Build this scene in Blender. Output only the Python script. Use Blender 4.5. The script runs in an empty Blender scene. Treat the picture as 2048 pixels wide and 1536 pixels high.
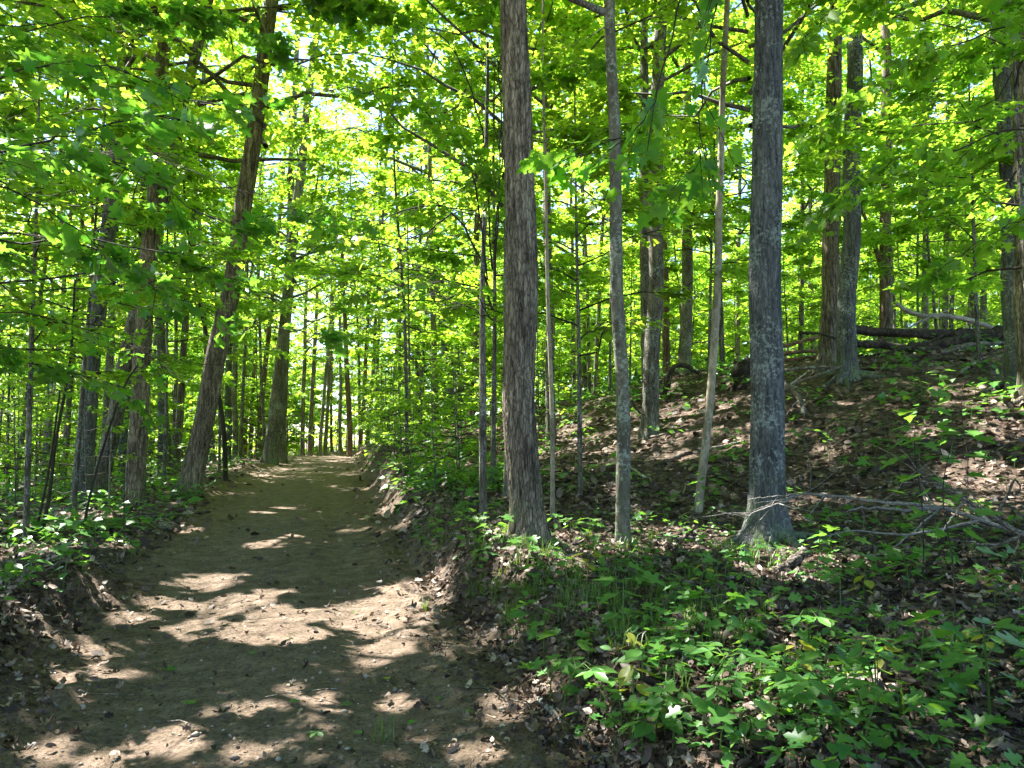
import bpy, math, random
import numpy as np
from mathutils import Vector

R = math.radians
rng = np.random.default_rng(11)
random.seed(11)
scene = bpy.context.scene
COL = scene.collection

# ------------------------------------------------------------------ camera
F_PX, PITCH, EYE = 1577.0, R(4.0), np.array([0.0, 0.0, 1.6])
cam_data = bpy.data.cameras.new('camera')
cam = bpy.data.objects.new('camera', cam_data)
COL.objects.link(cam)
cam_data.sensor_width = 36.0
cam_data.lens = 36.0 * F_PX / 2048.0
cam_data.clip_start = 0.05
cam_data.clip_end = 2000.0
cam.location = EYE
cam.rotation_euler = (R(90) + PITCH, 0, 0)
scene.camera = cam

# ------------------------------------------------------------------ light
SUN_EL = R(57)
SUN_H = np.array([-0.80, 0.60]); SUN_H /= np.linalg.norm(SUN_H)
TO_SUN = np.array([SUN_H[0]*math.cos(SUN_EL), SUN_H[1]*math.cos(SUN_EL), math.sin(SUN_EL)])
world = bpy.data.worlds.new('World')
scene.world = world
world.use_nodes = True
wn = world.node_tree
wn.nodes.clear()
w_out = wn.nodes.new('ShaderNodeOutputWorld')
w_bg = wn.nodes.new('ShaderNodeBackground')
w_sky = wn.nodes.new('ShaderNodeTexSky')
w_sky.sky_type = 'NISHITA'
w_sky.sun_disc = False
w_sky.sun_elevation = SUN_EL
w_sky.sun_rotation = math.atan2(SUN_H[0], SUN_H[1])
w_bg.inputs['Strength'].default_value = 0.075
w_sky.air_density = 1.0
w_sky.dust_density = 0.2
w_sky.ozone_density = 3.0
wn.links.new(w_sky.outputs[0], w_bg.inputs[0])
wn.links.new(w_bg.outputs[0], w_out.inputs[0])
sun_data = bpy.data.lights.new('sun', 'SUN')
sun_data.energy = 5.0
sun_data.angle = R(0.53)
sun_data.color = (1.0, 0.96, 0.91)
sun = bpy.data.objects.new('sun', sun_data)
COL.objects.link(sun)
sun.rotation_euler = Vector(TO_SUN).to_track_quat('Z', 'Y').to_euler()

vs = scene.view_settings
vs.view_transform = 'Standard'
vs.look = 'None'
vs.gamma = 1.0
vs.use_curve_mapping = False
vs.exposure = 2.9
cy = scene.cycles
cy.max_bounces = 7
cy.diffuse_bounces = 4
cy.glossy_bounces = 2
cy.transmission_bounces = 6
cy.transparent_max_bounces = 4
cy.caustics_reflective = False
cy.caustics_refractive = False
cy.sample_clamp_indirect = 6.0
cy.use_denoising = True
try:
    cy.denoiser = 'OPENIMAGEDENOISE'
    cy.denoising_input_passes = 'RGB_ALBEDO_NORMAL'
    cy.denoising_prefilter = 'ACCURATE'
except Exception:
    pass

# ------------------------------------------------------------------ pixel rays (photograph is 2048 x 1536)
def ray(px, py):
    a, b = (px - 1024.0) / F_PX, -(py - 768.0) / F_PX
    c, s = math.cos(PITCH), math.sin(PITCH)
    return np.array([a, c - b * s, s + b * c])
def at(px, py, d):
    r = ray(px, py)
    return EYE + r * (d / r[1])
def to_px(p):
    p = np.asarray(p, float) - EYE
    c, s = math.cos(PITCH), math.sin(PITCH)
    dep = p[..., 1] * c + p[..., 2] * s
    up = -p[..., 1] * s + p[..., 2] * c
    dep_s = np.where(dep > 0.05, dep, 0.05)
    return 1024 + F_PX * p[..., 0] / dep_s, 768 - F_PX * up / dep_s, dep

# ------------------------------------------------------------------ noise
def _hash(ix, iy, iz, seed):
    h = (ix.astype(np.int64) * 374761393 + iy.astype(np.int64) * 668265263 + iz.astype(np.int64) * 2147483647 + seed * 974711) & 0xFFFFFFFF
    h = ((h ^ (h >> 13)) * 1274126177) & 0xFFFFFFFF
    h = (h ^ (h >> 16)) & 0xFFFFFFFF
    return h / 4294967295.0
def noise(x, y, z=0.0, seed=0):
    x, y, z = np.broadcast_arrays(np.asarray(x, float), np.asarray(y, float), np.asarray(z, float))
    ix, iy, iz = np.floor(x), np.floor(y), np.floor(z)
    fx, fy, fz = x - ix, y - iy, z - iz
    fx, fy, fz = [f * f * (3 - 2 * f) for f in (fx, fy, fz)]
    out = 0
    for dx in (0, 1):
        for dy in (0, 1):
            for dz in (0, 1):
                w = (fx if dx else 1 - fx) * (fy if dy else 1 - fy) * (fz if dz else 1 - fz)
                out = out + w * _hash(ix + dx, iy + dy, iz + dz, seed)
    return out * 2 - 1
def fbm(x, y, z=0.0, seed=0, octv=4):
    a, o, t = 1.0, 0, 0
    for k in range(octv):
        o = o + a * noise(x * 2**k, y * 2**k, np.asarray(z) * 2**k, seed + k)
        t += a
        a *= 0.5
    return o / t
def sstep(a, b, x):
    t = np.clip((x - a) / (b - a), 0, 1)
    return t * t * (3 - 2 * t)

# ------------------------------------------------------------------ terrain
HILL = np.array([
    (0.18, 7.9, .55), (1.18, 8.4, .45), (2.73, 8.5, .50), (2.47, 10.5, .62), (.51, 10, .60), (-.07, 11.5, .75),
    (2.76, 15.8, 1.68), (.87, 18, 1.58), (6.34, 15, 2.77), (6.35, 16, 3.02), (8.0, 12.5, 2.46), (8.5, 18, 3.5), (11, 18, 3.55),
    (10.4, 22, 3.9), (3.8, 19, 3.0), (-2.3, 24, 2.0), (-1.2, 24, 2.15), (5.6, 9, .95), (6.1, 11, 1.6), (4.4, 13, 1.42),
    (3.6, 5.5, .45), (2.3, 3.5, .28), (1.5, 4.6, .30), (1.2, 3, .22), (.8, 6.2, .42), (1.0, 0, .2), (3, 0, .35), (6, 3, .8), (10, 8, 2.0),
    (14, 14, 3.6), (20, 25, 4.6), (10, 30, 4.2), (25, 40, 4.8), (40, 80, 5), (-2, 40, 2.2), (0, 60, 2.0), (8, 45, 3.6), (30, 10, 5),
    (12, -10, 2), (-4.6, 24, 1.15), (-5.8, 32, 1.3),
    (-6.6, 16, .50), (-7.2, 15, .36), (-8.5, 15.5, .3), (-10.6, 24, .5), (-9.5, 30, .9), (-11, 45, .8), (-12, 12, .0), (-20, 15, -.5),
    (-30, 30, -1), (-10, 5, -.1), (-5, 3, .05), (-6, 7, .12), (-15, 40, .5), (-40, 60, -1.2), (-12, -8, -.2), (-40, 10, -1.5),
    (-6.0, 11, .22), (-20, 90, 0), (20, 110, 3), (90, 60, 6), (-90, 60, -2), (60, -40, 5), (-60, -40, -2), (0, -30, .3), (0, 160, 1), (-120, 200, 0), (120, 200, 4)])
def _k(a, b):
    d2 = ((a[:, None, :] - b[None, :, :])**2).sum(-1)
    return -np.sqrt(d2 + 1.5**2)
_n = len(HILL)
_A = np.zeros((_n + 3, _n + 3))
_A[:_n, :_n] = _k(HILL[:, :2], HILL[:, :2]) + 0.25 * np.eye(_n)
_A[:_n, _n] = 1; _A[:_n, _n + 1:] = HILL[:, :2]
_A[_n:, :_n] = _A[:_n, _n:].T
_W = np.linalg.solve(_A, np.concatenate([HILL[:, 2], [0, 0, 0]]))
def hill(x, y):
    sh = np.shape(x)
    p = np.stack([np.ravel(x), np.ravel(y)], -1)
    out = np.empty(len(p))
    for i in range(0, len(p), 40000):
        q = p[i:i + 40000]
        qc = np.clip(q, -130, 210)
        out[i:i + 40000] = _k(qc, HILL[:, :2]) @ _W[:_n] + _W[_n] + qc @ _W[_n + 1:]
    return out.reshape(sh)
RY = np.array([-40, 0, 3.83, 4.77, 5.98, 7.8, 10.7, 16.3, 24, 35, 45, 55, 70, 100])
RX = np.array([7.0, -.25, -1.15, -1.4, -1.83, -2.3, -3.13, -4.5, -6.2, -8.7, -10.2, -10.4, -8.5, 0])
RZ = np.array([0, 0, 0, 0, .0, .03, .15, .34, .54, .70, .66, .3, .1, 1.0])
RH = np.array([1.6, 1.6, 1.58, 1.56, 1.56, 1.6, 1.58, 1.58, 1.6, 1.6, 1.55, 1.5, 1.5, 1.5])
def smooth_interp(y, X, Y):
    return (np.interp(y - 1.2, X, Y) + 2 * np.interp(y, X, Y) + np.interp(y + 1.2, X, Y)) / 4
def road_uv(x, y):
    xc = smooth_interp(y, RY, RX); hw = np.interp(y, RY, RH)
    e = 0.16 * noise(x * 0 + 3.1, y * .9, 0, 5) + .03 * noise(x * 0 + 9.1, y * 3.1, 0, 6)
    e2 = 0.16 * noise(x * 0 + 13.1, y * .8, 0, 7) + .03 * noise(x * 0 + 19.1, y * 2.7, 0, 8)
    off = x - xc
    right = off - (hw + e); left = -off - (hw + e2)
    return off, right, left, hw
def ground_z(x, y, fine=True):
    x = np.asarray(x, float); y = np.asarray(y, float)
    off, right, left, hw = road_uv(x, y)
    h = hill(x, y)
    zr = smooth_interp(y, RY, RZ)
    wr = sstep(0.0, .62, right); wl = sstep(0.0, 1.0, left)
    w = np.where(off > 0, wr, wl)
    z = zr * (1 - w) + h * w
    # spoil ridge pushed up along the left edge of the track
    win = sstep(3.0, 4.6, y) * (1 - sstep(8.2, 9.6, y))
    lump = .65 + .55 * noise(x * 1.7, y * 1.5, 0, 31) + .25 * noise(x * 5, y * 5, 0, 33)
    z = z + .24 * np.exp(-((left - .45) / .42)**2) * win * np.clip(lump, 0, 2)
    win2 = sstep(9, 11, y) * (1 - sstep(30, 36, y))
    z = z + .10 * np.exp(-((left - .35) / .3)**2) * win2 * np.clip(lump, 0, 2)
    # lip of the right-hand cut bank, wheel ruts
    z = z + .05 * np.exp(-((right - .62) / .25)**2) * (1 - sstep(18, 30, y))
    z = z - .035 * (np.exp(-((off - .78) / .28)**2) + np.exp(-((off + .78) / .28)**2)) * (1 - w)
    if fine:
        r = np.hypot(x, y)
        amp = np.clip(1.6 - r / 30, 0, 1)
        z = z + amp * w * (.05 * fbm(x * 1.3, y * 1.3, 0, 41, 4) + .03 * noise(x * 7, y * 7, 0, 44))
        z = z + amp * (1 - w) * (.03 * fbm(x * 1.8, y * 1.8, 0, 51, 4) + .009 * noise(x * 8, y * 8, 0, 57))
        edge = np.exp(-((np.minimum(np.abs(right), np.abs(left)) - .2) / .3)**2)
        z = z + amp * edge * .06 * (np.abs(noise(x * 4.3, y * 4.3, 0, 61)) + .6 * np.abs(noise(x * 10, y * 10, 0, 62)) - .35)
    return z
def gz_at(x, y):
    """height of the ground mesh itself"""
    x = np.asarray(x, float); y = np.asarray(y, float)
    i = np.clip(np.searchsorted(gx, x) - 1, 0, len(gx) - 2); j = np.clip(np.searchsorted(gy, y) - 1, 0, len(gy) - 2)
    u = np.clip((x - gx[i]) / (gx[i + 1] - gx[i]), 0, 1); v = np.clip((y - gy[j]) / (gy[j + 1] - gy[j]), 0, 1)
    return GZ[j, i] * (1 - u) * (1 - v) + GZ[j, i + 1] * u * (1 - v) + GZ[j + 1, i] * (1 - u) * v + GZ[j + 1, i + 1] * u * v
def gz(x, y):
    return float(gz_at(x, y))
def hits(px, py):
    """where the rays through photograph pixels meet the ground"""
    px, py = np.atleast_1d(np.asarray(px, float)), np.atleast_1d(np.asarray(py, float))
    a, b = (px - 1024.0) / F_PX, -(py - 768.0) / F_PX
    c, s = math.cos(PITCH), math.sin(PITCH)
    D = np.stack([a, c - b * s, s + b * c], -1)
    t = 1.5 * (90 / 1.5)**np.linspace(0, 1, 900)
    P = EYE + t[None, :, None] * D[:, None, :]
    below = P[..., 2] < gz_at(P[..., 0], P[..., 1])
    i = np.where(below.any(1), np.argmax(below, 1), len(t) - 1)
    Q = P[np.arange(len(px)), i]
    Q[:, 2] = gz_at(Q[:, 0], Q[:, 1])
    return Q
def hit(px, py):
    return hits(px, py)[0]

# ------------------------------------------------------------------ object helpers
def tag(o, label=None, cat=None, group=None, kind=None):
    if label: o['label'] = label
    if cat: o['category'] = cat
    if group: o['group'] = group
    if kind: o['kind'] = kind
    return o
def mesh_arrays(name, V, counts, loops, mat=None, smooth=False):
    me = bpy.data.meshes.new(name)
    V = np.ascontiguousarray(V, np.float32)
    me.vertices.add(len(V)); me.vertices.foreach_set('co', V.ravel())
    loops = np.ascontiguousarray(loops, np.int32)
    me.loops.add(len(loops)); me.loops.foreach_set('vertex_index', loops)
    counts = np.asarray(counts, np.int32)
    st = np.zeros(len(counts), np.int32); st[1:] = np.cumsum(counts)[:-1]
    me.polygons.add(len(counts)); me.polygons.foreach_set('loop_start', st)
    if smooth: me.polygons.foreach_set('use_smooth', np.ones(len(counts), bool))
    me.update(calc_edges=True)
    if mat is not None: me.materials.append(mat)
    return me
def link(name, data, parent=None, loc=None, rotz=None, scale=None):
    o = bpy.data.objects.new(name, data)
    COL.objects.link(o)
    if parent is not None: o.parent = parent
    if loc is not None: o.location = loc
    if rotz is not None: o.rotation_euler = (0, 0, rotz)
    if scale is not None: o.scale = (scale, scale, scale) if np.isscalar(scale) else scale
    return o
class Soup:
    """collects tubes / polygons into one mesh"""
    def __init__(s): s.V, s.C, s.L, s.n = [], [], [], 0
    def add(s, V, C, L):
        s.V.append(np.asarray(V, float)); s.C.append(np.asarray(C, np.int64)); s.L.append(np.asarray(L, np.int64) + s.n); s.n += len(V)
    def mesh(s, name, mat, smooth=False):
        return mesh_arrays(name, np.concatenate(s.V), np.concatenate(s.C), np.concatenate(s.L), mat, smooth)
def catmull(P, n):
    P = np.asarray(P, float)
    if len(P) == 2: return P[0] + (P[1] - P[0]) * np.linspace(0, 1, n)[:, None]
    Q = np.vstack([2 * P[0] - P[1], P, 2 * P[-1] - P[-2]])
    u = np.linspace(0, len(P) - 1 - 1e-6, n); i = u.astype(int); t = (u - i)[:, None]
    a, b, c, d = Q[i], Q[i + 1], Q[i + 2], Q[i + 3]
    return .5 * (2 * b + (c - a) * t + (2 * a - 5 * b + 4 * c - d) * t**2 + (-a + 3 * b - 3 * c + d) * t**3)
def tube(path, rad, seg=6, bumps=None, cap=True):
    P = np.asarray(path, float); n = len(P)
    rad = np.broadcast_to(np.asarray(rad, float), (n,))
    T = np.gradient(P, axis=0); T /= np.linalg.norm(T, axis=1)[:, None] + 1e-9
    ref = np.array([1.0, 0, 0]) if abs(T[0][0]) < .8 else np.array([0, 1.0, 0])
    A = np.empty_like(P)
    a = ref - T[0] * (ref @ T[0]); a /= np.linalg.norm(a); A[0] = a
    for i in range(1, n):
        a = A[i - 1] - T[i] * (A[i - 1] @ T[i]); a /= np.linalg.norm(a) + 1e-9; A[i] = a
    B = np.cross(T, A)
    th = np.linspace(0, 2 * math.pi, seg, endpoint=False)
    r = rad[:, None] * np.ones(seg)
    if bumps is not None: r = r + bumps(np.arange(n)[:, None] * np.ones(seg, int), th[None, :] * np.ones((n, 1)), P, rad)
    V = P[:, None, :] + r[..., None] * (np.cos(th)[None, :, None] * A[:, None, :] + np.sin(th)[None, :, None] * B[:, None, :])
    V = V.reshape(-1, 3)
    i = np.arange(n - 1)[:, None]; j = np.arange(seg)[None, :]; j2 = (j + 1) % seg
    q = np.stack([i * seg + j, i * seg + j2, (i + 1) * seg + j2, (i + 1) * seg + j], -1).reshape(-1, 4)
    C = np.full(len(q), 4); L = q.ravel()
    if cap:
        C = np.concatenate([C, [seg, seg]])
        L = np.concatenate([L, np.arange(seg)[::-1], (n - 1) * seg + np.arange(seg)])
    return V, C, L

# ------------------------------------------------------------------ materials
def new_mat(name):
    m = bpy.data.materials.new(name); m.use_nodes = True
    nt = m.node_tree; nt.nodes.clear()
    out = nt.nodes.new('ShaderNodeOutputMaterial')
    return m, nt, out
def N(nt, typ, **kw):
    n = nt.nodes.new(typ)
    for k, v in kw.items():
        if k.startswith('i_'):
            key = k[2:]
            n.inputs[int(key) if key.isdigit() else key.replace('_', ' ')].default_value = v
        else: setattr(n, k, v)
    return n
def ramp(nt, fac, stops):
    r = nt.nodes.new('ShaderNodeValToRGB')
    el = r.color_ramp.elements
    while len(el) < len(stops): el.new(0.5)
    for e, (p, c) in zip(el, stops):
        e.position = p; e.color = (c[0], c[1], c[2], 1)
    nt.links.new(fac, r.inputs[0])
    return r.outputs[0]
def mixc(nt, fac, a, b, mode='MIX'):
    m = nt.nodes.new('ShaderNodeMix'); m.data_type = 'RGBA'; m.blend_type = mode
    for s, v in ((m.inputs[0], fac), (m.inputs[6], a), (m.inputs[7], b)):
        if hasattr(v, 'is_linked'): nt.links.new(v, s)
        elif np.isscalar(v): s.default_value = v
        else: s.default_value = (v[0], v[1], v[2], 1)
    return m.outputs[2]
def mathn(nt, op, a, b=0.0, clamp=False):
    m = nt.nodes.new('ShaderNodeMath'); m.operation = op; m.use_clamp = clamp
    for s, v in ((m.inputs[0], a), (m.inputs[1], b)):
        if hasattr(v, 'is_linked'): nt.links.new(v, s)
        else: s.default_value = v
    return m.outputs[0]

def leaf_material(name, dark, light, t_dark, t_light, trans=.5, rough=.42, spec=.45, per_obj=.3, mottle=9.0):
    m, nt, out = new_mat(name)
    geo = N(nt, 'ShaderNodeNewGeometry')
    oi = N(nt, 'ShaderNodeObjectInfo')
    f = mathn(nt, 'ADD', mathn(nt, 'MULTIPLY', geo.outputs['Random Per Island'], 1 - per_obj), mathn(nt, 'MULTIPLY', oi.outputs['Random'], per_obj))
    tc = N(nt, 'ShaderNodeTexCoord'); mo = N(nt, 'ShaderNodeTexNoise'); mo.inputs['Scale'].default_value = mottle; mo.inputs['Detail'].default_value = 2
    nt.links.new(tc.outputs['Object'], mo.inputs['Vector'])
    f = mathn(nt, 'ADD', f, mathn(nt, 'MULTIPLY', mathn(nt, 'SUBTRACT', mo.outputs[0], .5), .9), True)
    c = ramp(nt, f, [(0, dark), (1, light)])
    t = ramp(nt, f, [(0, t_dark), (1, t_light)])
    p = N(nt, 'ShaderNodeBsdfPrincipled')
    p.inputs['Roughness'].default_value = rough
    p.inputs['Specular IOR Level'].default_value = spec
    nt.links.new(c, p.inputs['Base Color'])
    tr = N(nt, 'ShaderNodeBsdfTranslucent'); nt.links.new(t, tr.inputs[0])
    mx = N(nt, 'ShaderNodeMixShader'); mx.inputs[0].default_value = trans
    nt.links.new(p.outputs[0], mx.inputs[1]); nt.links.new(tr.outputs[0], mx.inputs[2])
    nt.links.new(mx.outputs[0], out.inputs[0])
    return m
M_CANOPY = leaf_material('canopy_leaf', (.05, .125, .018), (.11, .20, .022), (.32, .62, .035), (.70, .84, .06), .56)
M_UNDER = leaf_material('understory_leaf', (.04, .12, .018), (.10, .19, .022), (.26, .60, .035), (.62, .80, .055), .56)
M_NEAR = leaf_material('near_leaf', (.035, .12, .02), (.08, .17, .022), (.15, .47, .035), (.38, .68, .05), .50, .36, .5)
M_PLANT = leaf_material('plant_leaf', (.035, .13, .03), (.09, .21, .035), (.12, .36, .03), (.26, .50, .04), .35, .40, .5, .75, 2.5)
M_COVER = leaf_material('ground_cover_leaf', (.035, .13, .03), (.09, .21, .035), (.12, .36, .03), (.26, .50, .04), .35, .40, .5, .0)
M_GRASS = leaf_material('grass_blade', (.05, .12, .02), (.11, .18, .03), (.12, .26, .02), (.22, .34, .03), .35)
M_YELLOW = leaf_material('yellow_leaf', (.20, .22, .03), (.32, .34, .05), (.4, .45, .04), (.5, .5, .05), .4)

def litter_material():
    m, nt, out = new_mat('dead_leaf')
    geo = N(nt, 'ShaderNodeNewGeometry')
    tc = N(nt, 'ShaderNodeTexCoord'); mo = N(nt, 'ShaderNodeTexNoise'); mo.inputs['Scale'].default_value = 38; mo.inputs['Detail'].default_value = 3
    nt.links.new(tc.outputs['Object'], mo.inputs['Vector'])
    fr = mathn(nt, 'ADD', geo.outputs['Random Per Island'], mathn(nt, 'MULTIPLY', mathn(nt, 'SUBTRACT', mo.outputs[0], .5), .8), True)
    c = ramp(nt, fr, [(0, (.025, .018, .012)), (.4, (.075, .05, .034)), (.7, (.14, .098, .070)), (.92, (.24, .178, .135)), (1, (.40, .32, .26))])
    p = N(nt, 'ShaderNodeBsdfPrincipled'); p.inputs['Roughness'].default_value = .62; p.inputs['Specular IOR Level'].default_value = .35
    nt.links.new(c, p.inputs['Base Color'])
    tr = N(nt, 'ShaderNodeBsdfTranslucent'); nt.links.new(c, tr.inputs[0])
    mx = N(nt, 'ShaderNodeMixShader'); mx.inputs[0].default_value = .15
    nt.links.new(p.outputs[0], mx.inputs[1]); nt.links.new(tr.outputs[0], mx.inputs[2]); nt.links.new(mx.outputs[0], out.inputs[0])
    return m
M_LITTER = litter_material()

def ground_material():
    m, nt, out = new_mat('forest_floor')
    co = N(nt, 'ShaderNodeTexCoord').outputs['Object']
    at_ = N(nt, 'ShaderNodeAttribute', attribute_name='road')
    def noise_t(scale, det=6, rough=.6):
        n = N(nt, 'ShaderNodeTexNoise'); n.inputs['Scale'].default_value = scale; n.inputs['Detail'].default_value = det; n.inputs['Roughness'].default_value = rough
        nt.links.new(co, n.inputs['Vector']); return n.outputs[0]
    n1, n2, n3 = noise_t(.9), noise_t(6), noise_t(38, 8, .7)
    # packed dirt
    dirt = ramp(nt, n2, [(.25, (.078, .056, .035)), (.5, (.178, .125, .090)), (.75, (.32, .236, .184))])
    dirt = mixc(nt, mathn(nt, 'MULTIPLY', n1, .55), dirt, (.14, .11, .068))
    grit = ramp(nt, n3, [(.36, (.30, .28, .25)), (.50, (1, 1, 1)), (.66, (1.45, 1.42, 1.38))])
    dirt = mixc(nt, .8, dirt, grit, 'MULTIPLY')
    vs_ = N(nt, 'ShaderNodeTexVoronoi'); vs_.inputs['Scale'].default_value = 55; nt.links.new(co, vs_.inputs['Vector'])
    peb = mathn(nt, 'LESS_THAN', vs_.outputs['Distance'], .22)
    pebm = mathn(nt, 'MULTIPLY', peb, ramp(nt, noise_t(2.3), [(.45, (0, 0, 0)), (.65, (.6, .6, .6))]))
    dirt = mixc(nt, pebm, dirt, (.27, .23, .19))
    # leaf litter, seen between and beyond the modelled leaves
    v = N(nt, 'ShaderNodeTexVoronoi'); v.inputs['Scale'].default_value = 17; nt.links.new(co, v.inputs['Vector'])
    sx = N(nt, 'ShaderNodeSeparateColor'); nt.links.new(v.outputs['Color'], sx.inputs[0])
    lit = ramp(nt, sx.outputs[0], [(0, (.03, .021, .014)), (.4, (.085, .058, .04)), (.75, (.15, .105, .078)), (1, (.27, .205, .16))])
    lit = mixc(nt, .7, lit, ramp(nt, noise_t(30, 6, .7), [(.3, (.35, .35, .35)), (.6, (1.1, 1.1, 1.1))]), 'MULTIPLY')
    lit = mixc(nt, mathn(nt, 'MULTIPLY', n1, .5), lit, (.10, .072, .05))
    col = mixc(nt, at_.outputs['Fac'], lit, dirt)
    p = N(nt, 'ShaderNodeBsdfPrincipled'); p.inputs['Roughness'].default_value = .93; p.inputs['Specular IOR Level'].default_value = .2
    nt.links.new(col, p.inputs['Base Color'])
    hgt = mathn(nt, 'ADD', mathn(nt, 'MULTIPLY', n3, 1.0), mathn(nt, 'MULTIPLY', n2, 1.2))
    hgt = mathn(nt, 'ADD', hgt, mathn(nt, 'MULTIPLY', sx.outputs[1], .25))
    b = N(nt, 'ShaderNodeBump'); b.inputs['Strength'].default_value = 1.0; b.inputs['Distance'].default_value = .05
    nt.links.new(hgt, b.inputs['Height']); nt.links.new(b.outputs[0], p.inputs['Normal'])
    nt.links.new(p.outputs[0], out.inputs[0])
    return m
M_GROUND = ground_material()

def bark_material(name, stops, lichen=0.0, lichen_col=(.30, .34, .30), moss=.3, hs=22, vs2=3.2, bump=.8, dist=.02, plates=.8):
    m, nt, out = new_mat(name)
    co = N(nt, 'ShaderNodeTexCoord').outputs['Object']
    mp = N(nt, 'ShaderNodeMapping'); mp.inputs['Scale'].default_value = (hs, hs, vs2); nt.links.new(co, mp.inputs[0])
    n1 = N(nt, 'ShaderNodeTexNoise'); n1.inputs['Scale'].default_value = 1.0; n1.inputs['Detail'].default_value = 7; n1.inputs['Roughness'].default_value = .62
    n1.inputs['Distortion'].default_value = .5
    nt.links.new(mp.outputs[0], n1.inputs['Vector'])
    mp2 = N(nt, 'ShaderNodeMapping'); mp2.inputs['Scale'].default_value = (2.2, 2.2, .8); nt.links.new(co, mp2.inputs[0])
    n2 = N(nt, 'ShaderNodeTexNoise'); n2.inputs['Scale'].default_value = 1.6; n2.inputs['Detail'].default_value = 5; nt.links.new(mp2.outputs[0], n2.inputs['Vector'])
    col = ramp(nt, n1.outputs[0], stops)
    col = mixc(nt, .75, col, ramp(nt, n2.outputs[0], [(.3, (.42, .42, .42)), (.5, (.95, .95, .95)), (.7, (1.55, 1.50, 1.42))]), 'MULTIPLY')
    # plates between dark cracks
    wv = N(nt, 'ShaderNodeTexNoise'); wv.inputs['Scale'].default_value = 9; wv.inputs['Detail'].default_value = 3; nt.links.new(co, wv.inputs['Vector'])
    va = N(nt, 'ShaderNodeVectorMath', operation='SCALE'); va.inputs['Scale'].default_value = .05; nt.links.new(wv.outputs['Color'], va.inputs[0])
    vb = N(nt, 'ShaderNodeVectorMath', operation='ADD'); nt.links.new(co, vb.inputs[0]); nt.links.new(va.outputs[0], vb.inputs[1])
    mp3 = N(nt, 'ShaderNodeMapping'); mp3.inputs['Scale'].default_value = (hs * 1.5, hs * 1.5, vs2 * 2.4); nt.links.new(vb.outputs[0], mp3.inputs[0])
    vo = N(nt, 'ShaderNodeTexVoronoi', feature='DISTANCE_TO_EDGE'); vo.inputs['Scale'].default_value = 1.0; nt.links.new(mp3.outputs[0], vo.inputs['Vector'])
    crack = ramp(nt, vo.outputs[0], [(0, (0, 0, 0)), (.16, (1, 1, 1))])
    col = mixc(nt, plates, col, mixc(nt, 1.0, col, mixc(nt, crack, (.28, .26, .25), (1.12, 1.12, 1.12)), 'MULTIPLY'))
    hgt = mathn(nt, 'ADD', n1.outputs[0], mathn(nt, 'MULTIPLY', crack, .6 * plates))
    if lichen > 0:
        n3 = N(nt, 'ShaderNodeTexNoise'); n3.inputs['Scale'].default_value = 26; n3.inputs['Detail'].default_value = 5; n3.inputs['Roughness'].default_value = .65; nt.links.new(co, n3.inputs['Vector'])
        n4 = N(nt, 'ShaderNodeTexNoise'); n4.inputs['Scale'].default_value = 2.6; n4.inputs['Detail'].default_value = 4; nt.links.new(co, n4.inputs['Vector'])
        f = mathn(nt, 'ADD', n3.outputs[0], mathn(nt, 'MULTIPLY', n4.outputs[0], .8))
        f = ramp(nt, mathn(nt, 'SUBTRACT', f, .5), [(.52 - .08 * lichen, (0, 0, 0)), (.60 - .08 * lichen, (1, 1, 1))])
        col = mixc(nt, mathn(nt, 'MULTIPLY', f, .62), col, lichen_col)
    if moss > 0:
        sep = N(nt, 'ShaderNodeSeparateXYZ'); nt.links.new(co, sep.inputs[0])
        hf = ramp(nt, sep.outputs[2], [(.0, (1, 1, 1)), (.85, (0, 0, 0))])
        n5 = N(nt, 'ShaderNodeTexNoise'); n5.inputs['Scale'].default_value = 5; n5.inputs['Detail'].default_value = 5; nt.links.new(co, n5.inputs['Vector'])
        f = mathn(nt, 'MULTIPLY', ramp(nt, n5.outputs[0], [(.42, (0, 0, 0)), (.62, (1, 1, 1))]), mathn(nt, 'MULTIPLY', hf, moss))
        col = mixc(nt, f, col, (.07, .11, .03))
    p = N(nt, 'ShaderNodeBsdfPrincipled'); p.inputs['Roughness'].default_value = .9; p.inputs['Specular IOR Level'].default_value = .25
    nt.links.new(col, p.inputs['Base Color'])
    b = N(nt, 'ShaderNodeBump'); b.inputs['Strength'].default_value = bump; b.inputs['Distance'].default_value = dist
    nt.links.new(hgt, b.inputs['Height']); nt.links.new(b.outputs[0], p.inputs['Normal'])
    nt.links.new(p.outputs[0], out.inputs[0])
    return m
M_BARK_BROWN = bark_material('brown_furrowed_bark', [(.32, (.035, .026, .02)), (.46, (.14, .112, .082)), (.62, (.29, .24, .182)), (.8, (.42, .36, .285))], 0, moss=.5, hs=24, vs2=2.6)
M_BARK_GREY = bark_material('grey_lichen_bark', [(.32, (.035, .036, .038)), (.48, (.095, .097, .10)), (.66, (.155, .158, .16)), (.85, (.23, .235, .235))], .8, moss=.7, hs=24, vs2=3.0, bump=.7, plates=.6)
M_BARK_PALE = bark_material('pale_smooth_bark', [(.3, (.055, .05, .036)), (.5, (.125, .115, .085)), (.72, (.20, .185, .145))], .9, (.33, .37, .30), moss=.5, hs=18, vs2=8, bump=.35, dist=.01, plates=.15)
M_BARK_TAN = bark_material('tan_smooth_bark', [(.3, (.13, .105, .07)), (.5, (.27, .23, .165)), (.72, (.38, .34, .26))], .4, (.42, .45, .36), moss=.4, hs=18, vs2=8, bump=.35, dist=.01, plates=.15)
M_BARK_MID = bark_material('wood_bark', [(.3, (.045, .04, .032)), (.48, (.13, .115, .092)), (.66, (.21, .19, .16)), (.85, (.30, .275, .24))], .7, moss=.5, hs=20, vs2=2.4)
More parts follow.
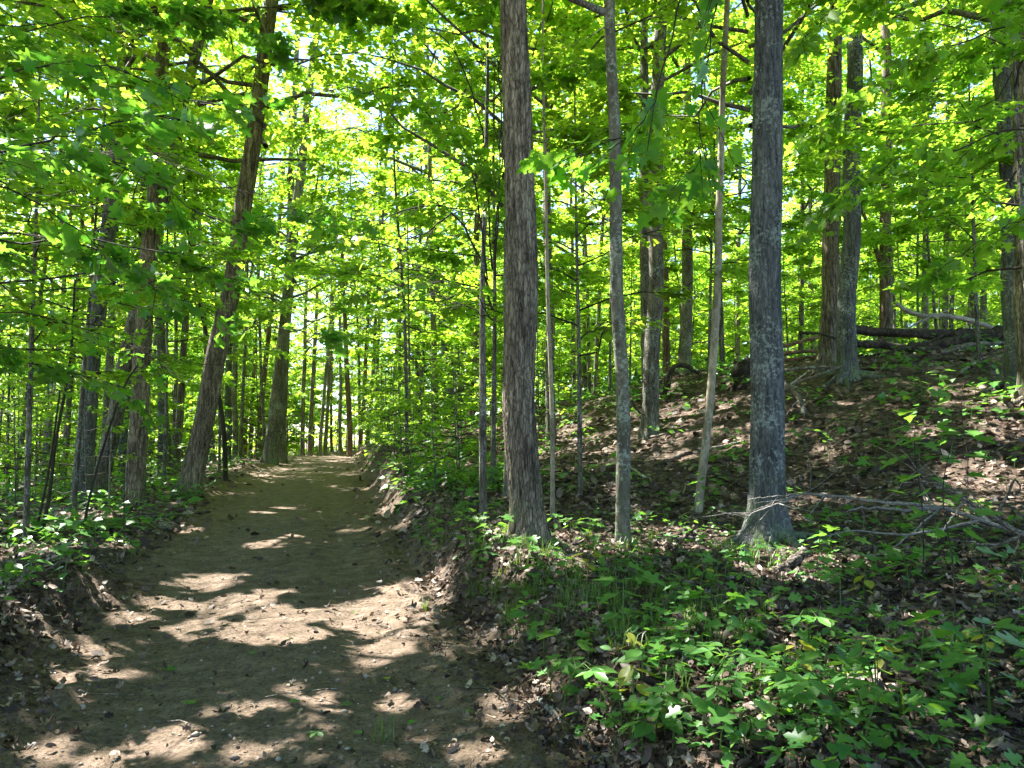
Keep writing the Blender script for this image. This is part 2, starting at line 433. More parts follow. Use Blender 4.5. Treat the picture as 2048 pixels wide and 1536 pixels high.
M_BARK_RED = bark_material('reddish_bark', [(.3, (.07, .045, .033)), (.5, (.17, .115, .085)), (.75, (.29, .21, .165))], 0, moss=.2, hs=20, vs2=2.4)
M_TWIG = bark_material('twig_bark', [(.3, (.02, .016, .012)), (.55, (.05, .04, .03)), (.8, (.09, .075, .06))], 0, moss=0, hs=40, vs2=40, bump=.3, dist=.004)
M_DEADWOOD = bark_material('dead_wood', [(.3, (.05, .04, .032)), (.5, (.14, .115, .092)), (.7, (.26, .22, .18)), (.9, (.40, .35, .30))], .3, moss=0, hs=14, vs2=14, bump=.7)
M_DARKWOOD = bark_material('rotten_dark_wood', [(.3, (.015, .012, .010)), (.5, (.06, .047, .037)), (.75, (.15, .12, .095))], 0, moss=0, hs=16, vs2=16, bump=.8)
M_PALEWOOD = bark_material('bleached_wood', [(.3, (.22, .19, .16)), (.6, (.42, .38, .34)), (.85, (.55, .51, .47))], 0, moss=0, hs=30, vs2=30, bump=.4, dist=.006)
M_GREYWOOD = bark_material('grey_bare_wood', [(.3, (.11, .10, .09)), (.6, (.24, .225, .205)), (.85, (.36, .34, .31))], 0, moss=0, hs=30, vs2=30, bump=.4, dist=.006)
M_REDWOOD = bark_material('reddish_rotten_wood', [(.3, (.09, .05, .03)), (.5, (.22, .13, .085)), (.75, (.36, .25, .18))], 0, moss=0, hs=16, vs2=16, bump=.8)
M_STONE = bark_material('stone', [(.3, (.12, .10, .07)), (.5, (.24, .21, .15)), (.75, (.36, .33, .25))], .4, (.30, .30, .12), moss=0, hs=11, vs2=11, bump=.6)

# ------------------------------------------------------------------ ground and track
def spaced(a, b, fine0, fine1, step, grow):
    mid = list(np.arange(fine0, fine1 + 1e-6, step))
    up, s, v = [], step, fine1
    while v < b: s *= grow; v += s; up.append(v)
    dn, s, v = [], step, fine0
    while v > a: s *= grow; v -= s; dn.append(v)
    return np.array(dn[::-1] + mid + up)
gx = spaced(-600, 600, -5.5, 5, .07, 1.055)
gy = spaced(-500, 900, 2.6, 10, .06, 1.04)
GX, GY = np.meshgrid(gx, gy)
GZ = ground_z(GX, GY)
off, right_, left_, hw_ = road_uv(GX, GY)
edge_d = np.maximum(right_, left_) + .12 * fbm(GX * 3, GY * 3, 0, 71, 3)
ROADM = 1 - sstep(-.05, .5, edge_d)
nx, ny = len(gx), len(gy)
idx = np.arange(nx * ny).reshape(ny, nx)
quads = np.stack([idx[:-1, :-1], idx[:-1, 1:], idx[1:, 1:], idx[1:, :-1]], -1).reshape(-1, 4)
cell_road = (np.maximum(right_, left_)[:-1, :-1].ravel() < .1) & (GY[:-1, :-1].ravel() < 75) & (GY[:-1, :-1].ravel() > -30)
GV = np.stack([GX.ravel(), GY.ravel(), GZ.ravel()], -1)
for nm, sel, kind in (('ground', ~cell_road, 'structure'), ('dirt_track', cell_road, 'structure')):
    q = quads[sel]
    used = np.unique(q); remap = np.zeros(nx * ny, int); remap[used] = np.arange(len(used))
    me = mesh_arrays(nm, GV[used], np.full(len(q), 4), remap[q].ravel(), M_GROUND, True)
    a = me.attributes.new('road', 'FLOAT', 'POINT'); a.data.foreach_set('value', ROADM.ravel()[used].astype(np.float32))
    tag(link(nm, me), 'rutted bare dirt track running up between the trees' if nm == 'dirt_track' else 'sloping forest floor covered in brown leaf litter', None, None, kind)

# ------------------------------------------------------------------ leaves
def halves(pts):
    """leaf outline: midrib (0,0)-(1,0) plus one side's outline points, mirrored; folded a little along the midrib"""
    pts = np.array(pts, float)
    k = len(pts)
    V = [(0, 0, 0)] + [(u, v, .16 * v - .10 * u * u) for u, v in pts] + [(1, 0, -.10)] + [(u, -v, .16 * v - .10 * u * u) for u, v in pts]
    f1 = [0] + list(range(1, k + 1)) + [k + 1]
    f2 = [0, k + 1] + list(range(2 * k + 1, k + 1, -1))
    # counter-clockwise seen from +w: right side (v<0) first
    return np.array(V), [f1[::-1], f2[::-1]]
T_MID = halves([(.30, .48), (.55, .22)])
T_LOW = halves([(.40, .40)])
T_OVALSM = halves([(.30, .24), (.68, .22)])
T_MAPLE = halves([(-.10, .26), (.10, .46), (.22, .34), (.34, .30), (.42, .60), (.56, .52), (.56, .30), (.62, .16), (.80, .20)])
T_OVAL = halves([(.12, .15), (.30, .26), (.55, .28), (.78, .17)])
T_LEAFLET = halves([(.2, .10), (.5, .22), (.8, .14)])
def curl(t, amt):
    V = t[0].copy(); V[:, 2] += amt * (V[:, 1]**2) * 2 + amt * .8 * (V[:, 0] - .5)**2
    return V, t[1]
T_DEAD = curl(halves([(.25, .30), (.7, .24)]), .5)
T_OAK = halves([(.14, .20), (.26, .10), (.44, .34), (.58, .15), (.78, .22)])
T_DEADS = [curl(T_OAK, 1.1), curl(T_OAK, -1.2), curl(T_MAPLE, .9), curl(halves([(.2, .16), (.5, .24), (.8, .13)]), 1.6)]

def leaf_soup(tmpl, pos, axis, nrm, size):
    TV, TF = tmpl
    axis = axis / (np.linalg.norm(axis, axis=1)[:, None] + 1e-9)
    nrm = nrm - axis * (nrm * axis).sum(1)[:, None]
    nrm = nrm / (np.linalg.norm(nrm, axis=1)[:, None] + 1e-9)
    side = np.cross(nrm, axis)
    n, k = len(pos), len(TV)
    V = pos[:, None, :] + size[:, None, None] * (TV[None, :, 0, None] * axis[:, None, :] + TV[None, :, 1, None] * side[:, None, :] + TV[None, :, 2, None] * nrm[:, None, :])
    lp = np.concatenate([np.array(f) for f in TF]); cnt = np.array([len(f) for f in TF])
    L = (np.arange(n)[:, None] * k + lp[None, :]).ravel()
    return V.reshape(-1, 3), np.tile(cnt, n), L

def sprays(rg, base, dirs, length, k, size, droop=.25, flat=.35, size_var=.3):
    """M twigs with k leaves each, alternate on both sides, in nearly level layers"""
    M = len(base)
    d = dirs / (np.linalg.norm(dirs, axis=1)[:, None] + 1e-9)
    up = np.array([0, 0, 1.0])
    lat = np.cross(d, up); lat /= np.linalg.norm(lat, axis=1)[:, None] + 1e-9
    t = ((np.arange(k)[None, :] + rg.random((M, k))) / k) * .85 + .15
    sgn = np.where((np.arange(k)[None, :] + rg.integers(0, 2, (M, 1))) % 2 == 0, 1.0, -1.0)
    pos = base[:, None, :] + d[:, None, :] * (length[:, None] * t)[..., None] - up * (droop * length[:, None] * t**2)[..., None]
    ax = d[:, None, :] * (.35 + .9 * rg.random((M, k)))[..., None] + lat[:, None, :] * (sgn * (.55 + .5 * rg.random((M, k))))[..., None]
    ax = ax + up * (-.30 + .35 * rg.standard_normal((M, k)))[..., None] * .8
    ax /= np.linalg.norm(ax, axis=2)[..., None]
    sz = size * (1 + size_var * rg.standard_normal((M, k))).clip(.5, 1.6) * (1.0 - .3 * (t - .5))
    pos = pos + ax * (sz * .45)[..., None] + up * (.03 * rg.standard_normal((M, k)))[..., None]
    nr = up + flat * rg.standard_normal((M, k, 3))
    return pos.reshape(-1, 3), ax.reshape(-1, 3), nr.reshape(-1, 3), sz.ravel()

class Leaves:
    def __init__(s, tmpl, mat): s.t, s.mat, s.p = tmpl, mat, []
    def add(s, arrs): s.p.append(arrs)
    def done(s):
        s.P = [np.concatenate([a[i] for a in s.p]) for i in range(4)]; s.p = None; s._me = None; return s
    def mesh(s, keep=None):
        if keep is None:
            if s._me is None: s._me = mesh_arrays('crown', *leaf_soup(s.t, *s.P), s.mat)
            return s._me
        return mesh_arrays('crown', *leaf_soup(s.t, *[a[keep] for a in s.P]), s.mat)

# --- sun flecks: openings in the canopy (x, y, rx, ry, on the ground), found from where the photograph shows sunlit ground
FLECKS = []
def fleck(px, py, rx, ry):
    if py > 1320: rx, ry = rx * .62, ry * .62
    else: rx, ry = rx * 1.1, ry * 1.1
    c = hit(px, py); a = hit(px + rx, py); b = hit(px, py - ry); b2 = hit(px, py + ry)
    FLECKS.append((c[0], c[1], c[2], max(abs(a[0] - c[0]), .06), max(abs(b[1] - b2[1]) / 2, .07)))
for f in [(800, 1215, 75, 45), (700, 1235, 60, 22), (560, 1240, 60, 25), (450, 1215, 45, 18), (420, 1165, 50, 16), (525, 1195, 40, 14),
          (760, 1300, 45, 22), (850, 1180, 40, 14), (590, 1275, 55, 14), (480, 1262, 60, 12), (330, 1210, 40, 12), (280, 1240, 30, 10), (215, 1295, 55, 14), (385, 1255, 40, 10),
          (220, 1345, 80, 14), (130, 1355, 18, 8), (110, 1210, 45, 14), (200, 1190, 40, 12), (60, 1235, 35, 12),
          (650, 1430, 30, 14), (575, 1385, 40, 12), (500, 1425, 25, 14), (790, 1410, 32, 12), (555, 1410, 18, 10), (440, 1420, 18, 8),
          (340, 1465, 30, 12), (290, 1490, 22, 8), (385, 1495, 25, 10), (470, 1510, 45, 20), (640, 1400, 18, 10), (960, 1510, 30, 16), (1010, 1420, 40, 12), (220, 1520, 40, 12), (100, 1500, 20, 8),
          (650, 957, 60, 9), (640, 985, 45, 6), (610, 1000, 45, 6), (545, 1020, 30, 5), (690, 935, 30, 4), (660, 920, 35, 3), (375, 1062, 14, 5), (580, 1072, 12, 3), (530, 1090, 30, 5),
          (1090, 1110, 75, 26), (1180, 1088, 80, 22), (1330, 1078, 90, 24), (1420, 1072, 70, 18), (1560, 1140, 70, 24), (1640, 1128, 60, 18), (1540, 1100, 40, 24), (1130, 1130, 50, 14), (1050, 1000, 14, 40),
          (1700, 1130, 25, 7), (1990, 960, 100, 45), (1930, 1012, 80, 20), (1960, 800, 80, 40), (2020, 860, 50, 35), (2030, 1000, 40, 30), (1650, 640, 14, 60), (1480, 885, 40, 8), (1360, 915, 35, 8), (1130, 855, 30, 8), (1600, 690, 45, 18), (1790, 708, 40, 8),
          (1740, 1380, 25, 10), (1220, 1440, 25, 14), (1080, 1390, 22, 14), (1020, 1080, 25, 20), (1550, 1010, 12, 25), (920, 905, 60, 20), (850, 940, 50, 10), (800, 990, 30, 8), (1600, 1000, 50, 10),
          (1850, 870, 50, 8), (1700, 1010, 60, 8), (1250, 1000, 10, 30), (60, 1100, 60, 14), (120, 1040, 80, 16), (40, 1000, 60, 20), (230, 1090, 30, 6)]:
    fleck(*f)
FLECKS = np.array(FLECKS)
FLECKS = FLECKS[FLECKS[:, 1] < 15.5]
def sun_cull(P):
    """True for leaves that hang in one of the openings between the sun and a sunlit patch"""
    m = np.zeros(len(P), bool)
    for cx, cy_, cz, rx, ry in FLECKS:
        t = (P[:, 2] - cz) / TO_SUN[2]
        w_ = .035 + .0045 * t
        dx = (P[:, 0] - TO_SUN[0] * t - cx) / (rx + w_)
        dy = (P[:, 1] - TO_SUN[1] * t - cy_) / (ry + w_)
        q = dx * dx + dy * dy
        c_ = np.nonzero((q < np.where(t < 11, 1.9, 1.0)) & (t > .2))[0]
        if len(c_):
            gx_, gy_ = P[c_, 0] - TO_SUN[0] * t[c_], P[c_, 1] - TO_SUN[1] * t[c_]
            m[c_] |= q[c_] < 1.0 + np.where(t[c_] < 11, .15 + 1.0 * noise(gx_ * 7.5, gy_ * 7.5, 0, 97), 0)
    return m
def place_leaves(lv, parent, loc, rotz, scale, name='crown', cam_clear=1.7, over_road=False):
    c, s = math.cos(rotz), math.sin(rotz)
    P = (lv.P[0] + lv.P[1] / (np.linalg.norm(lv.P[1], axis=1)[:, None] + 1e-9) * lv.P[3][:, None] * .5) * scale
    W = np.stack([P[:, 0] * c - P[:, 1] * s + loc[0], P[:, 0] * s + P[:, 1] * c + loc[1], P[:, 2] + loc[2]], -1)
    drop = sun_cull(W)
    drop |= ((W - EYE)**2).sum(1) < cam_clear**2
    offr = np.abs(W[:, 0] - np.interp(W[:, 1], RY, RX))
    if not over_road: drop |= (offr < 1.5) & (W[:, 2] < 3.4 + np.interp(W[:, 1], RY, RZ)) & (W[:, 1] < 42)
    drop |= W[:, 2] < gz_at(W[:, 0], W[:, 1]) + .02
    if drop.mean() < .0012: me = lv.mesh()
    else: me = lv.mesh(~drop)
    o = link(name, me, parent)
    return o

# ------------------------------------------------------------------ tree variants
def limb_path(rg, start, az, length, rise, n=6, wob=.12):
    t = np.linspace(0, 1, n)[:, None]
    d = np.array([math.cos(az), math.sin(az), 0])
    lat = np.array([-d[1], d[0], 0])
    P = start + d * length * t + np.array([0, 0, 1]) * (rise * length * (t - .35 * t**2))
    P[1:] += (rg.standard_normal((n - 1, 1)) * lat + rg.standard_normal((n - 1, 1)) * np.array([0, 0, .6])) * wob * length * .35
    return P
def canopy_variant(seed, h0=8.5, h1=19.5, rad=4.2, nl=26, per=26, k=20, size=.14, tmpl=None):
    rg = np.random.default_rng(seed)
    S = Soup(); LV = Leaves(tmpl or T_LOW, M_CANOPY)
    for i in range(nl):
        f = (i + .5) / nl
        z = h0 - 1.5 + (h1 - h0) * f
        L = rad * (.55 + .6 * math.sin(math.pi * min(1, .25 + .72 * f))) * rg.uniform(.7, 1.15)
        az = i * 2.4 + rg.uniform(-.5, .5)
        P = limb_path(rg, np.array([0, 0, z]), az, L, rg.uniform(.2, .75) * (1 - .3 * f))
        S.add(*tube(P, np.linspace(.05 * (1.25 - f), .010, len(P)), 5, cap=False))
        u = rg.random(per)**.7 * .85 + .2
        b = np.stack([np.interp(u * (len(P) - 1), np.arange(len(P)), P[:, j]) for j in range(3)], -1)
        b += rg.standard_normal((per, 3)) * np.array([.25, .25, .32]) * (.4 + u[:, None])
        dd = np.stack([np.cos(az + rg.standard_normal(per) * 1.1), np.sin(az + rg.standard_normal(per) * 1.1), rg.uniform(-.25, .4, per)], -1)
        LV.add(sprays(rg, b, dd, rg.uniform(.5, 1.15, per), k, size, .25, .5))
    top = np.array([[0, 0, h0 - 2], [.15, .1, (h0 + h1) / 2], [.1, -.2, h1]])
    return S.mesh('limbs', M_BARK_MID, True), LV.done()
def under_variant(seed, h=6.0, h0=1.6, rad=2.6, nl=16, per=12, k=13, size=.115, mat=None, r0=.045):
    rg = np.random.default_rng(seed)
    S = Soup(); LV = Leaves(T_MID, mat or M_UNDER)
    sw = rg.uniform(-.5, .5, 2) * h * .14
    stem = catmull([[0, 0, -.25], [sw[0] * .3, sw[1] * .2, h * .33], [sw[0] * .6, sw[1] * .8, h * .66], [sw[0], sw[1], h]], 12)
    tr = tube(stem, np.linspace(r0, .01, 12), 7, cap=False)
    for i in range(nl):
        f = (i + .5) / nl
        z = h0 + (h - h0) * f
        s0 = np.array([np.interp(z, stem[:, 2], stem[:, 0]), np.interp(z, stem[:, 2], stem[:, 1]), z])
        L = rad * (1.05 - .65 * f) * rg.uniform(.6, 1.15)
        az = i * 2.4 + rg.uniform(-.6, .6)
        P = limb_path(rg, s0, az, L, rg.uniform(.05, .45))
        S.add(*tube(P, np.linspace(.014 * (1.3 - f), .003, len(P)), 4, cap=False))
        u = np.clip(rg.random(per) * .8 + .22, 0, 1)
        b = np.stack([np.interp(u * (len(P) - 1), np.arange(len(P)), P[:, j]) for j in range(3)], -1)
        sg = np.where(np.arange(per) % 2 == 0, 1, -1)
        aa = az + sg * rg.uniform(.35, 1.1, per) * (1.15 - u * .6)
        dd = np.stack([np.cos(aa), np.sin(aa), rg.uniform(-.12, .18, per)], -1)
        ln = rg.uniform(.35, .8, per) * (1.1 - .4 * u) * rad / 2.4
        LV.add(sprays(rg, b, dd, ln, k, size, .15, .30))
        for bb, d_, l_ in zip(b, dd, ln):
            d_ = d_ / np.linalg.norm(d_)
            S.add(*tube(np.stack([bb, bb + d_ * l_ * .5 - [0, 0, .04 * l_], bb + d_ * l_ - [0, 0, .15 * l_]]), np.array([.004, .003, .0018]), 3, cap=False))
    trunk = mesh_arrays('trunk', *tr, M_BARK_MID, True)
    return trunk, S.mesh('twigs', M_TWIG), LV.done()
CANOPY = [canopy_variant(100 + i, h0=8.0 + i * .5, rad=4.0 + .25 * (i % 3)) for i in range(5)]
CANOPY_THIN = [canopy_variant(150 + i, h0=6.5 + i * .7, rad=3.6 + .25 * i, nl=20, per=8, k=18, size=.13, tmpl=T_MID) for i in range(4)]
SPARSE = [canopy_variant(170 + i, h0=7 + i, rad=3.2, nl=13, per=5, k=16, size=.13, tmpl=T_MID) for i in range(2)]
UNDER = [under_variant(200 + i, h=5.2 + 1.1 * i, h0=1.5 + .35 * i, rad=2.3 + .25 * i, nl=17 + 2 * i, per=15, k=19, size=.12) for i in range(5)]
SHRUB = [under_variant(300 + i, h=1.5 + .5 * i, h0=.35, rad=.8 + .2 * i, nl=8 + i, per=6, k=7, size=.10, r0=.014) for i in range(4)]

# ------------------------------------------------------------------ trunks
def trunk_mesh(height, r_base, r_top, lean, mat, near=False, furrow=.006, seed=0, sweep=(0, 0), flare=.7, lobes=5):
    rg = np.random.default_rng(seed)
    lean = np.asarray(lean, float)
    if near == 1:
        zs = np.concatenate([np.arange(-.35, 6.5, .03), np.linspace(6.6, height, 24)]); seg = 88
    elif near == 2:
        zs = np.concatenate([np.arange(-.35, 8.5, .09), np.linspace(8.6, height, 16)]); seg = 44
    else:
        zs = np.concatenate([np.array([-.35, -.1, .05, .18, .32, .5, .75, 1.1]), np.linspace(1.6, height, 16)]); seg = 14
    wx = sweep[0] * np.sin(zs / height * math.pi * 2) + .04 * noise(zs * .7, zs * 0 + seed, 0, 3)
    wy = sweep[1] * np.sin(zs / height * math.pi * 2)
    P = np.stack([lean[0] * zs + wx, lean[1] * zs + wy, zs], -1)
    P -= np.array([np.interp(0, zs, P[:, 0]), np.interp(0, zs, P[:, 1]), 0])
    rad = np.interp(zs, [0, 1.3, height * .5, height], [r_base * 1.04, r_base, (r_base + r_top) / 2, r_top])
    ph = rg.uniform(0, 6, 4)
    def bumps(i, th, P_, r_):
        z = P_[:, 2][:, None]; r = r_[:, None]
        f = flare * r * np.exp(-np.clip(z + .02, 0, 9) / (.95 * r_base + .05)) * (.65 + .45 * np.cos(lobes * th + ph[0]) + .25 * np.cos(3 * th + ph[1]))
        o = f + r * .05 * noise(np.cos(th) * 1.5 + seed, np.sin(th) * 1.5, z * 1.3, 9)
        if near:
            c, s = np.cos(th) * r, np.sin(th) * r
            nz = noise(c * 46 + 7, s * 46, z * 5, 17) * .6 + noise(c * 90, s * 90 + 3, z * 11, 18) * .4
            o = o + furrow * (1 - 2.2 * np.abs(nz)) + .4 * furrow * noise(c * 30, s * 30, z * 30, 19)
            kn = noise(c * 9, s * 9, z * 3.0, 21)
            o = o + .012 * sstep(.62, .85, kn)
        return o
    return mesh_arrays('trunk', *tube(P, rad, seg, bumps, cap=False), mat, True)
GEN_TRUNKS = [trunk_mesh(19, .085 + .016 * i, .028, (0.012 * (i - 2), .008 * (2 - i)), (M_BARK_MID, M_BARK_GREY, M_BARK_BROWN, M_BARK_MID, M_BARK_RED, M_BARK_PALE)[i], seed=50 + i, sweep=(.10, .06)) for i in range(6)]

def wood_bump(amp, seed):
    def f(i, th, P, r):
        return r[:, None] * amp * (noise(np.cos(th) * 2 + seed, np.sin(th) * 2, i * .35, seed) + .6 * noise(np.cos(th) * 5, np.sin(th) * 5 + seed, i * .8, seed + 1))
    return f
TREES = []   # occupied spots (x, y)
def tree(name, loc, label, group, trunk_me, can=None, rotz=0, scale=1.0, crown_off=(0, 0, 0), cat='tree', trunk_rot=True):
    e = link(name, None, None, loc, None); tag(e, label, cat, group)
    t = link('trunk', trunk_me, e)
    if trunk_rot: t.rotation_euler = (0, 0, rotz)
    t.scale = (scale,) * 3 if trunk_rot else (1, 1, 1)
    if can is not None:
        limbs, lv = can
        l_ = link('limbs', limbs, e, crown_off, rotz, scale); l_['kind'] = 'stuff'
        loc2 = np.array(loc) + np.array(crown_off)
        cr = place_leaves(lv, e, loc2, rotz, scale); cr.location = crown_off; cr.rotation_euler = (0, 0, rotz); cr.scale = (scale,) * 3
        cr['kind'] = 'stuff'
    TREES.append((loc[0], loc[1]))
    return e
def px_tree(name, label, group, base, top, d, wpx, mat, height=20, near=False, can=True, seed=0, flare=.7, furrow=.006, sweep=(0, 0), lobes=5, cscale=1.0, top_r=.4):
    B = at(base[0], base[1], d); T = at(top[0], top[1], d)
    x, y = B[0], B[1]
    z = gz(x, y)
    lean = np.array([(T[0] - B[0]) / (T[2] - B[2]), rng.uniform(-.01, .01)])
    r = wpx * d / F_PX / 2 * .93
    if near and d > 11: near = 2
    me = trunk_mesh(height, r, r * top_r, lean, mat, near, furrow, seed, sweep, flare, lobes)
    off = (lean[0] * 10, lean[1] * 10, 0)
    e = _px_tree_obj(name, x, y, z, label, group, me, can, seed, cscale, off, d, B)
    if flare >= .7 and near:
        rr = np.random.default_rng(seed + 900)
        for q in range(6):
            a = q * 1.05 + rr.uniform(-.3, .3); L = r * rr.uniform(2.2, 4.2) + r; u = np.linspace(0, 1, 9)
            aa = a + rr.uniform(-.5, .5) * u
            X = np.cos(aa) * (r * .55 + L * u); Y = np.sin(aa) * (r * .55 + L * u)
            Z = gz_at(x + X, y + Y) - z + r * .75 * (1 - u)**2.2 - .035 * u
            link('root', mesh_arrays('root', *tube(np.stack([X, Y, Z], -1), r * (.42 - .34 * u), 9, wood_bump(.15, seed + q)), mat, True), e)
    return e
def _px_tree_obj(name, x, y, z, label, group, me, can, seed, cscale, off, d, B):
    return tree(name, (x, y, z), label, group, me, (CANOPY[seed % 5] if (d < 16.4 and B[0] < 5) or seed in (8, 9) else CANOPY_THIN[seed % 4] if seed % 2 else SPARSE[seed % 4 // 2]) if can else None, seed * 1.7, cscale, off, trunk_rot=False)

# the trees one can tell apart, from the nearest
px_tree('maple_tree', 'brown furrowed trunk with flared roots on the bank beside the track', None, (1058, 1085), (1035, 0), 7.9, 66, M_BARK_BROWN, 21, True, True, 1, .9, .013, lobes=6)
px_tree('maple_tree', 'slim grey-green trunk with pale lichen blotches between the two thick foreground trunks', None, (1246, 1100), (1226, 0), 8.4, 29, M_BARK_PALE, 16, True, True, 2, .35, .0025, cscale=.75)
px_tree('maple_tree', 'thick dark grey trunk with pale lichen spots and spreading root flare', None, (1532, 1085), (1538, 0), 8.5, 68, M_BARK_GREY, 22, True, True, 3, .95, .008, lobes=4)
px_tree('young_tree', 'thin pale leaning trunk just before the thick grey lichen trunk', None, (1396, 1032), (1440, 300), 10.5, 17, M_BARK_TAN, 13, True, True, 4, .3, .002, sweep=(.06, .03), cscale=.6)
px_tree('young_tree', 'very thin straight tan pole stem behind the brown furrowed trunk', None, (1106, 1040), (1092, 500), 10, 10, M_BARK_TAN, 8, False, False, 5, .2)
px_tree('young_tree', 'slender mossy trunk half hidden behind the brown furrowed trunk', None, (1014, 1000), (1010, 420), 11.5, 15, M_BARK_PALE, 11, False, True, 6, .3, cscale=.6)
px_tree('maple_tree', 'straight grey-brown trunk of a close pair standing mid slope', None, (1300, 868), (1318, 0), 15.8, 34, M_BARK_MID, 20, True, True, 7, .5, .004)
px_tree('maple_tree', 'darker rear trunk of the close pair standing mid slope', None, (1296, 862), (1290, 60), 16.6, 24, M_BARK_MID, 18, False, True, 8, .4, cscale=.8)
px_tree('maple_tree', 'dark straight trunk behind the very thin tan pole stem', None, (1102, 880), (1090, 0), 18, 21, M_BARK_MID, 17, False, True, 9, .3, cscale=.8)
px_tree('maple_tree', 'grey-green ridged trunk, front one of two before the log pile', None, (1694, 752), (1716, 0), 15, 38, M_BARK_GREY, 21, True, True, 10, .7, .005)
px_tree('maple_tree', 'sunlit grey-brown trunk, rear one of two at the log pile', None, (1652, 728), (1668, 100), 16, 36, M_BARK_BROWN, 21, True, True, 11, .8, .005)
px_tree('maple_tree', 'grey trunk with root flare at the top of the slope by the picture edge', None, (2042, 765), (2005, 0), 12.5, 50, M_BARK_GREY, 21, True, True, 12, .9, .005)
px_tree('maple_tree', 'black-streaked trunk cut by the right picture edge', None, (2064, 800), (2044, 0), 11.6, 44, M_BARK_BROWN, 21, True, True, 13, .7, .006)
px_tree('maple_tree', 'ridged trunk rising straight behind the log pile', None, (1770, 700), (1768, 100), 22, 27, M_BARK_BROWN, 19, False, True, 14, .4)
px_tree('dead_tree', 'crooked thin leaning stem behind the log pile', None, (1752, 690), (1725, 400), 21.5, 11, M_BARK_RED, 8, False, False, 15, .2, sweep=(.35, 0))
px_tree('maple_tree', 'stout brown trunk leaning over the left edge of the track', None, (376, 985), (540, 0), 16, 42, M_BARK_BROWN, 20, True, True, 16, .5, .009, sweep=(.12, 0))
px_tree('maple_tree', 'dark ridged trunk among leaves left of the leaning stout trunk', None, (268, 1010), (335, 0), 15, 37, M_BARK_BROWN, 20, True, True, 17, .5, .009)
px_tree('maple_tree', 'blue-grey lichen trunk at the left, front one of a crossing pair', None, (160, 1010), (225, 360), 15.5, 36, M_BARK_GREY, 20, True, True, 18, .4, .004)
px_tree('maple_tree', 'dark leaning trunk crossing behind the blue-grey lichen trunk', None, (192, 1003), (290, 560), 16.5, 33, M_BARK_MID, 19, False, True, 19, .4)
px_tree('maple_tree', 'tall dark trunk leaning beside the crest of the track', None, (540, 915), (592, 430), 30, 29, M_BARK_MID, 20, False, True, 20, .5)
px_tree('maple_tree', 'grey trunk directly behind the leaning one at the track crest', None, (562, 913), (575, 560), 31.5, 22, M_BARK_MID, 20, False, True, 21, .4)
px_tree('young_tree', 'thin dark crooked stem just past the stout leaning trunk', None, (452, 955), (425, 760), 20, 10, M_TWIG, 8, False, False, 22, .2, sweep=(.12, 0))
px_tree('maple_tree', 'dark straight trunk in brush above the bank right of the track', None, (872, 850), (866, 560), 24, 13, M_BARK_MID, 17, False, True, 23, .3)
px_tree('maple_tree', 'broad grey trunk in the brush beside the dark straight one', None, (906, 830), (880, 560), 29, 23, M_BARK_GREY, 20, False, True, 24, .5)
px_tree('maple_tree', 'brown trunk with a blackened foot above the bank', None, (944, 842), (952, 560), 24, 15, M_BARK_BROWN, 18, False, True, 25, .3)
px_tree('maple_tree', 'pinkish straight trunk where the track disappears', None, (700, 890), (688, 600), 42, 12, M_BARK_RED, 19, False, True, 26, .3)
px_tree('maple_tree', 'brown trunk beside the pinkish one at the track end', None, (720, 890), (735, 640), 43, 10, M_BARK_RED, 19, False, True, 27, .3)
px_tree('maple_tree', 'pale sunlit trunk seen behind the close pair on the slope', None, (1334, 720), (1326, 380), 25, 16, M_BARK_RED, 19, False, True, 28, .3)
px_tree('maple_tree', 'upright trunk left of the two at the track end', None, (605, 905), (608, 780), 46, 10, M_BARK_MID, 19, False, True, 29, .3)
px_tree('maple_tree', 'slightly leaning trunk before the far end of the track', None, (620, 906), (626, 780), 47, 10, M_BARK_MID, 19, False, True, 30, .3)
mids = [(325, 950, 322, 800, 24, 20, 1), (345, 948, 330, 780, 24.5, 15, 0), (352, 945, 366, 760, 25, 16, 0), (242, 965, 256, 780, 22, 17, 1), (205, 958, 214, 800, 23, 16, 0),
        (455, 905, 460, 650, 36, 15, 1), (470, 905, 470, 700, 34, 12, 0), (500, 903, 505, 800, 40, 9, 4), (515, 900, 526, 780, 38, 12, 4), (530, 905, 523, 700, 33, 7, 0),
        (425, 930, 418, 800, 30, 12, 0), (490, 905, 492, 760, 42, 12, 4), (125, 960, 135, 830, 24, 12, 0), (85, 965, 100, 820, 26, 11, 1), (30, 975, 60, 740, 22, 10, 0), (300, 930, 306, 780, 34, 11, 5),
        (640, 905, 655, 700, 50, 8, 5), (650, 903, 660, 720, 52, 8, 0), (682, 900, 682, 760, 55, 8, 0), (735, 880, 755, 560, 38, 9, 0), (755, 870, 758, 640, 40, 8, 0), (800, 860, 798, 640, 34, 8, 0),
        (830, 850, 835, 640, 36, 9, 1), (845, 850, 838, 640, 42, 9, 0), (925, 820, 925, 640, 36, 9, 0), (985, 800, 980, 640, 38, 9, 2), (960, 815, 960, 560, 35, 8, 2), (778, 860, 800, 560, 44, 8, 4),
        (1150, 840, 1145, 560, 30, 9, 0), (1190, 800, 1200, 560, 34, 10, 0), (1170, 800, 1168, 500, 40, 9, 0), (1425, 740, 1430, 500, 30, 10, 0), (1470, 720, 1475, 480, 34, 11, 5),
        (1600, 690, 1600, 450, 28, 11, 0), (1850, 640, 1852, 330, 26, 14, 5), (1885, 640, 1888, 280, 28, 13, 0), (1900, 640, 1905, 400, 30, 10, 0), (1925, 640, 1945, 450, 31, 10, 0), (1240, 760, 1238, 400, 36, 10, 0), (1960, 640, 1965, 200, 33, 14, 1)]
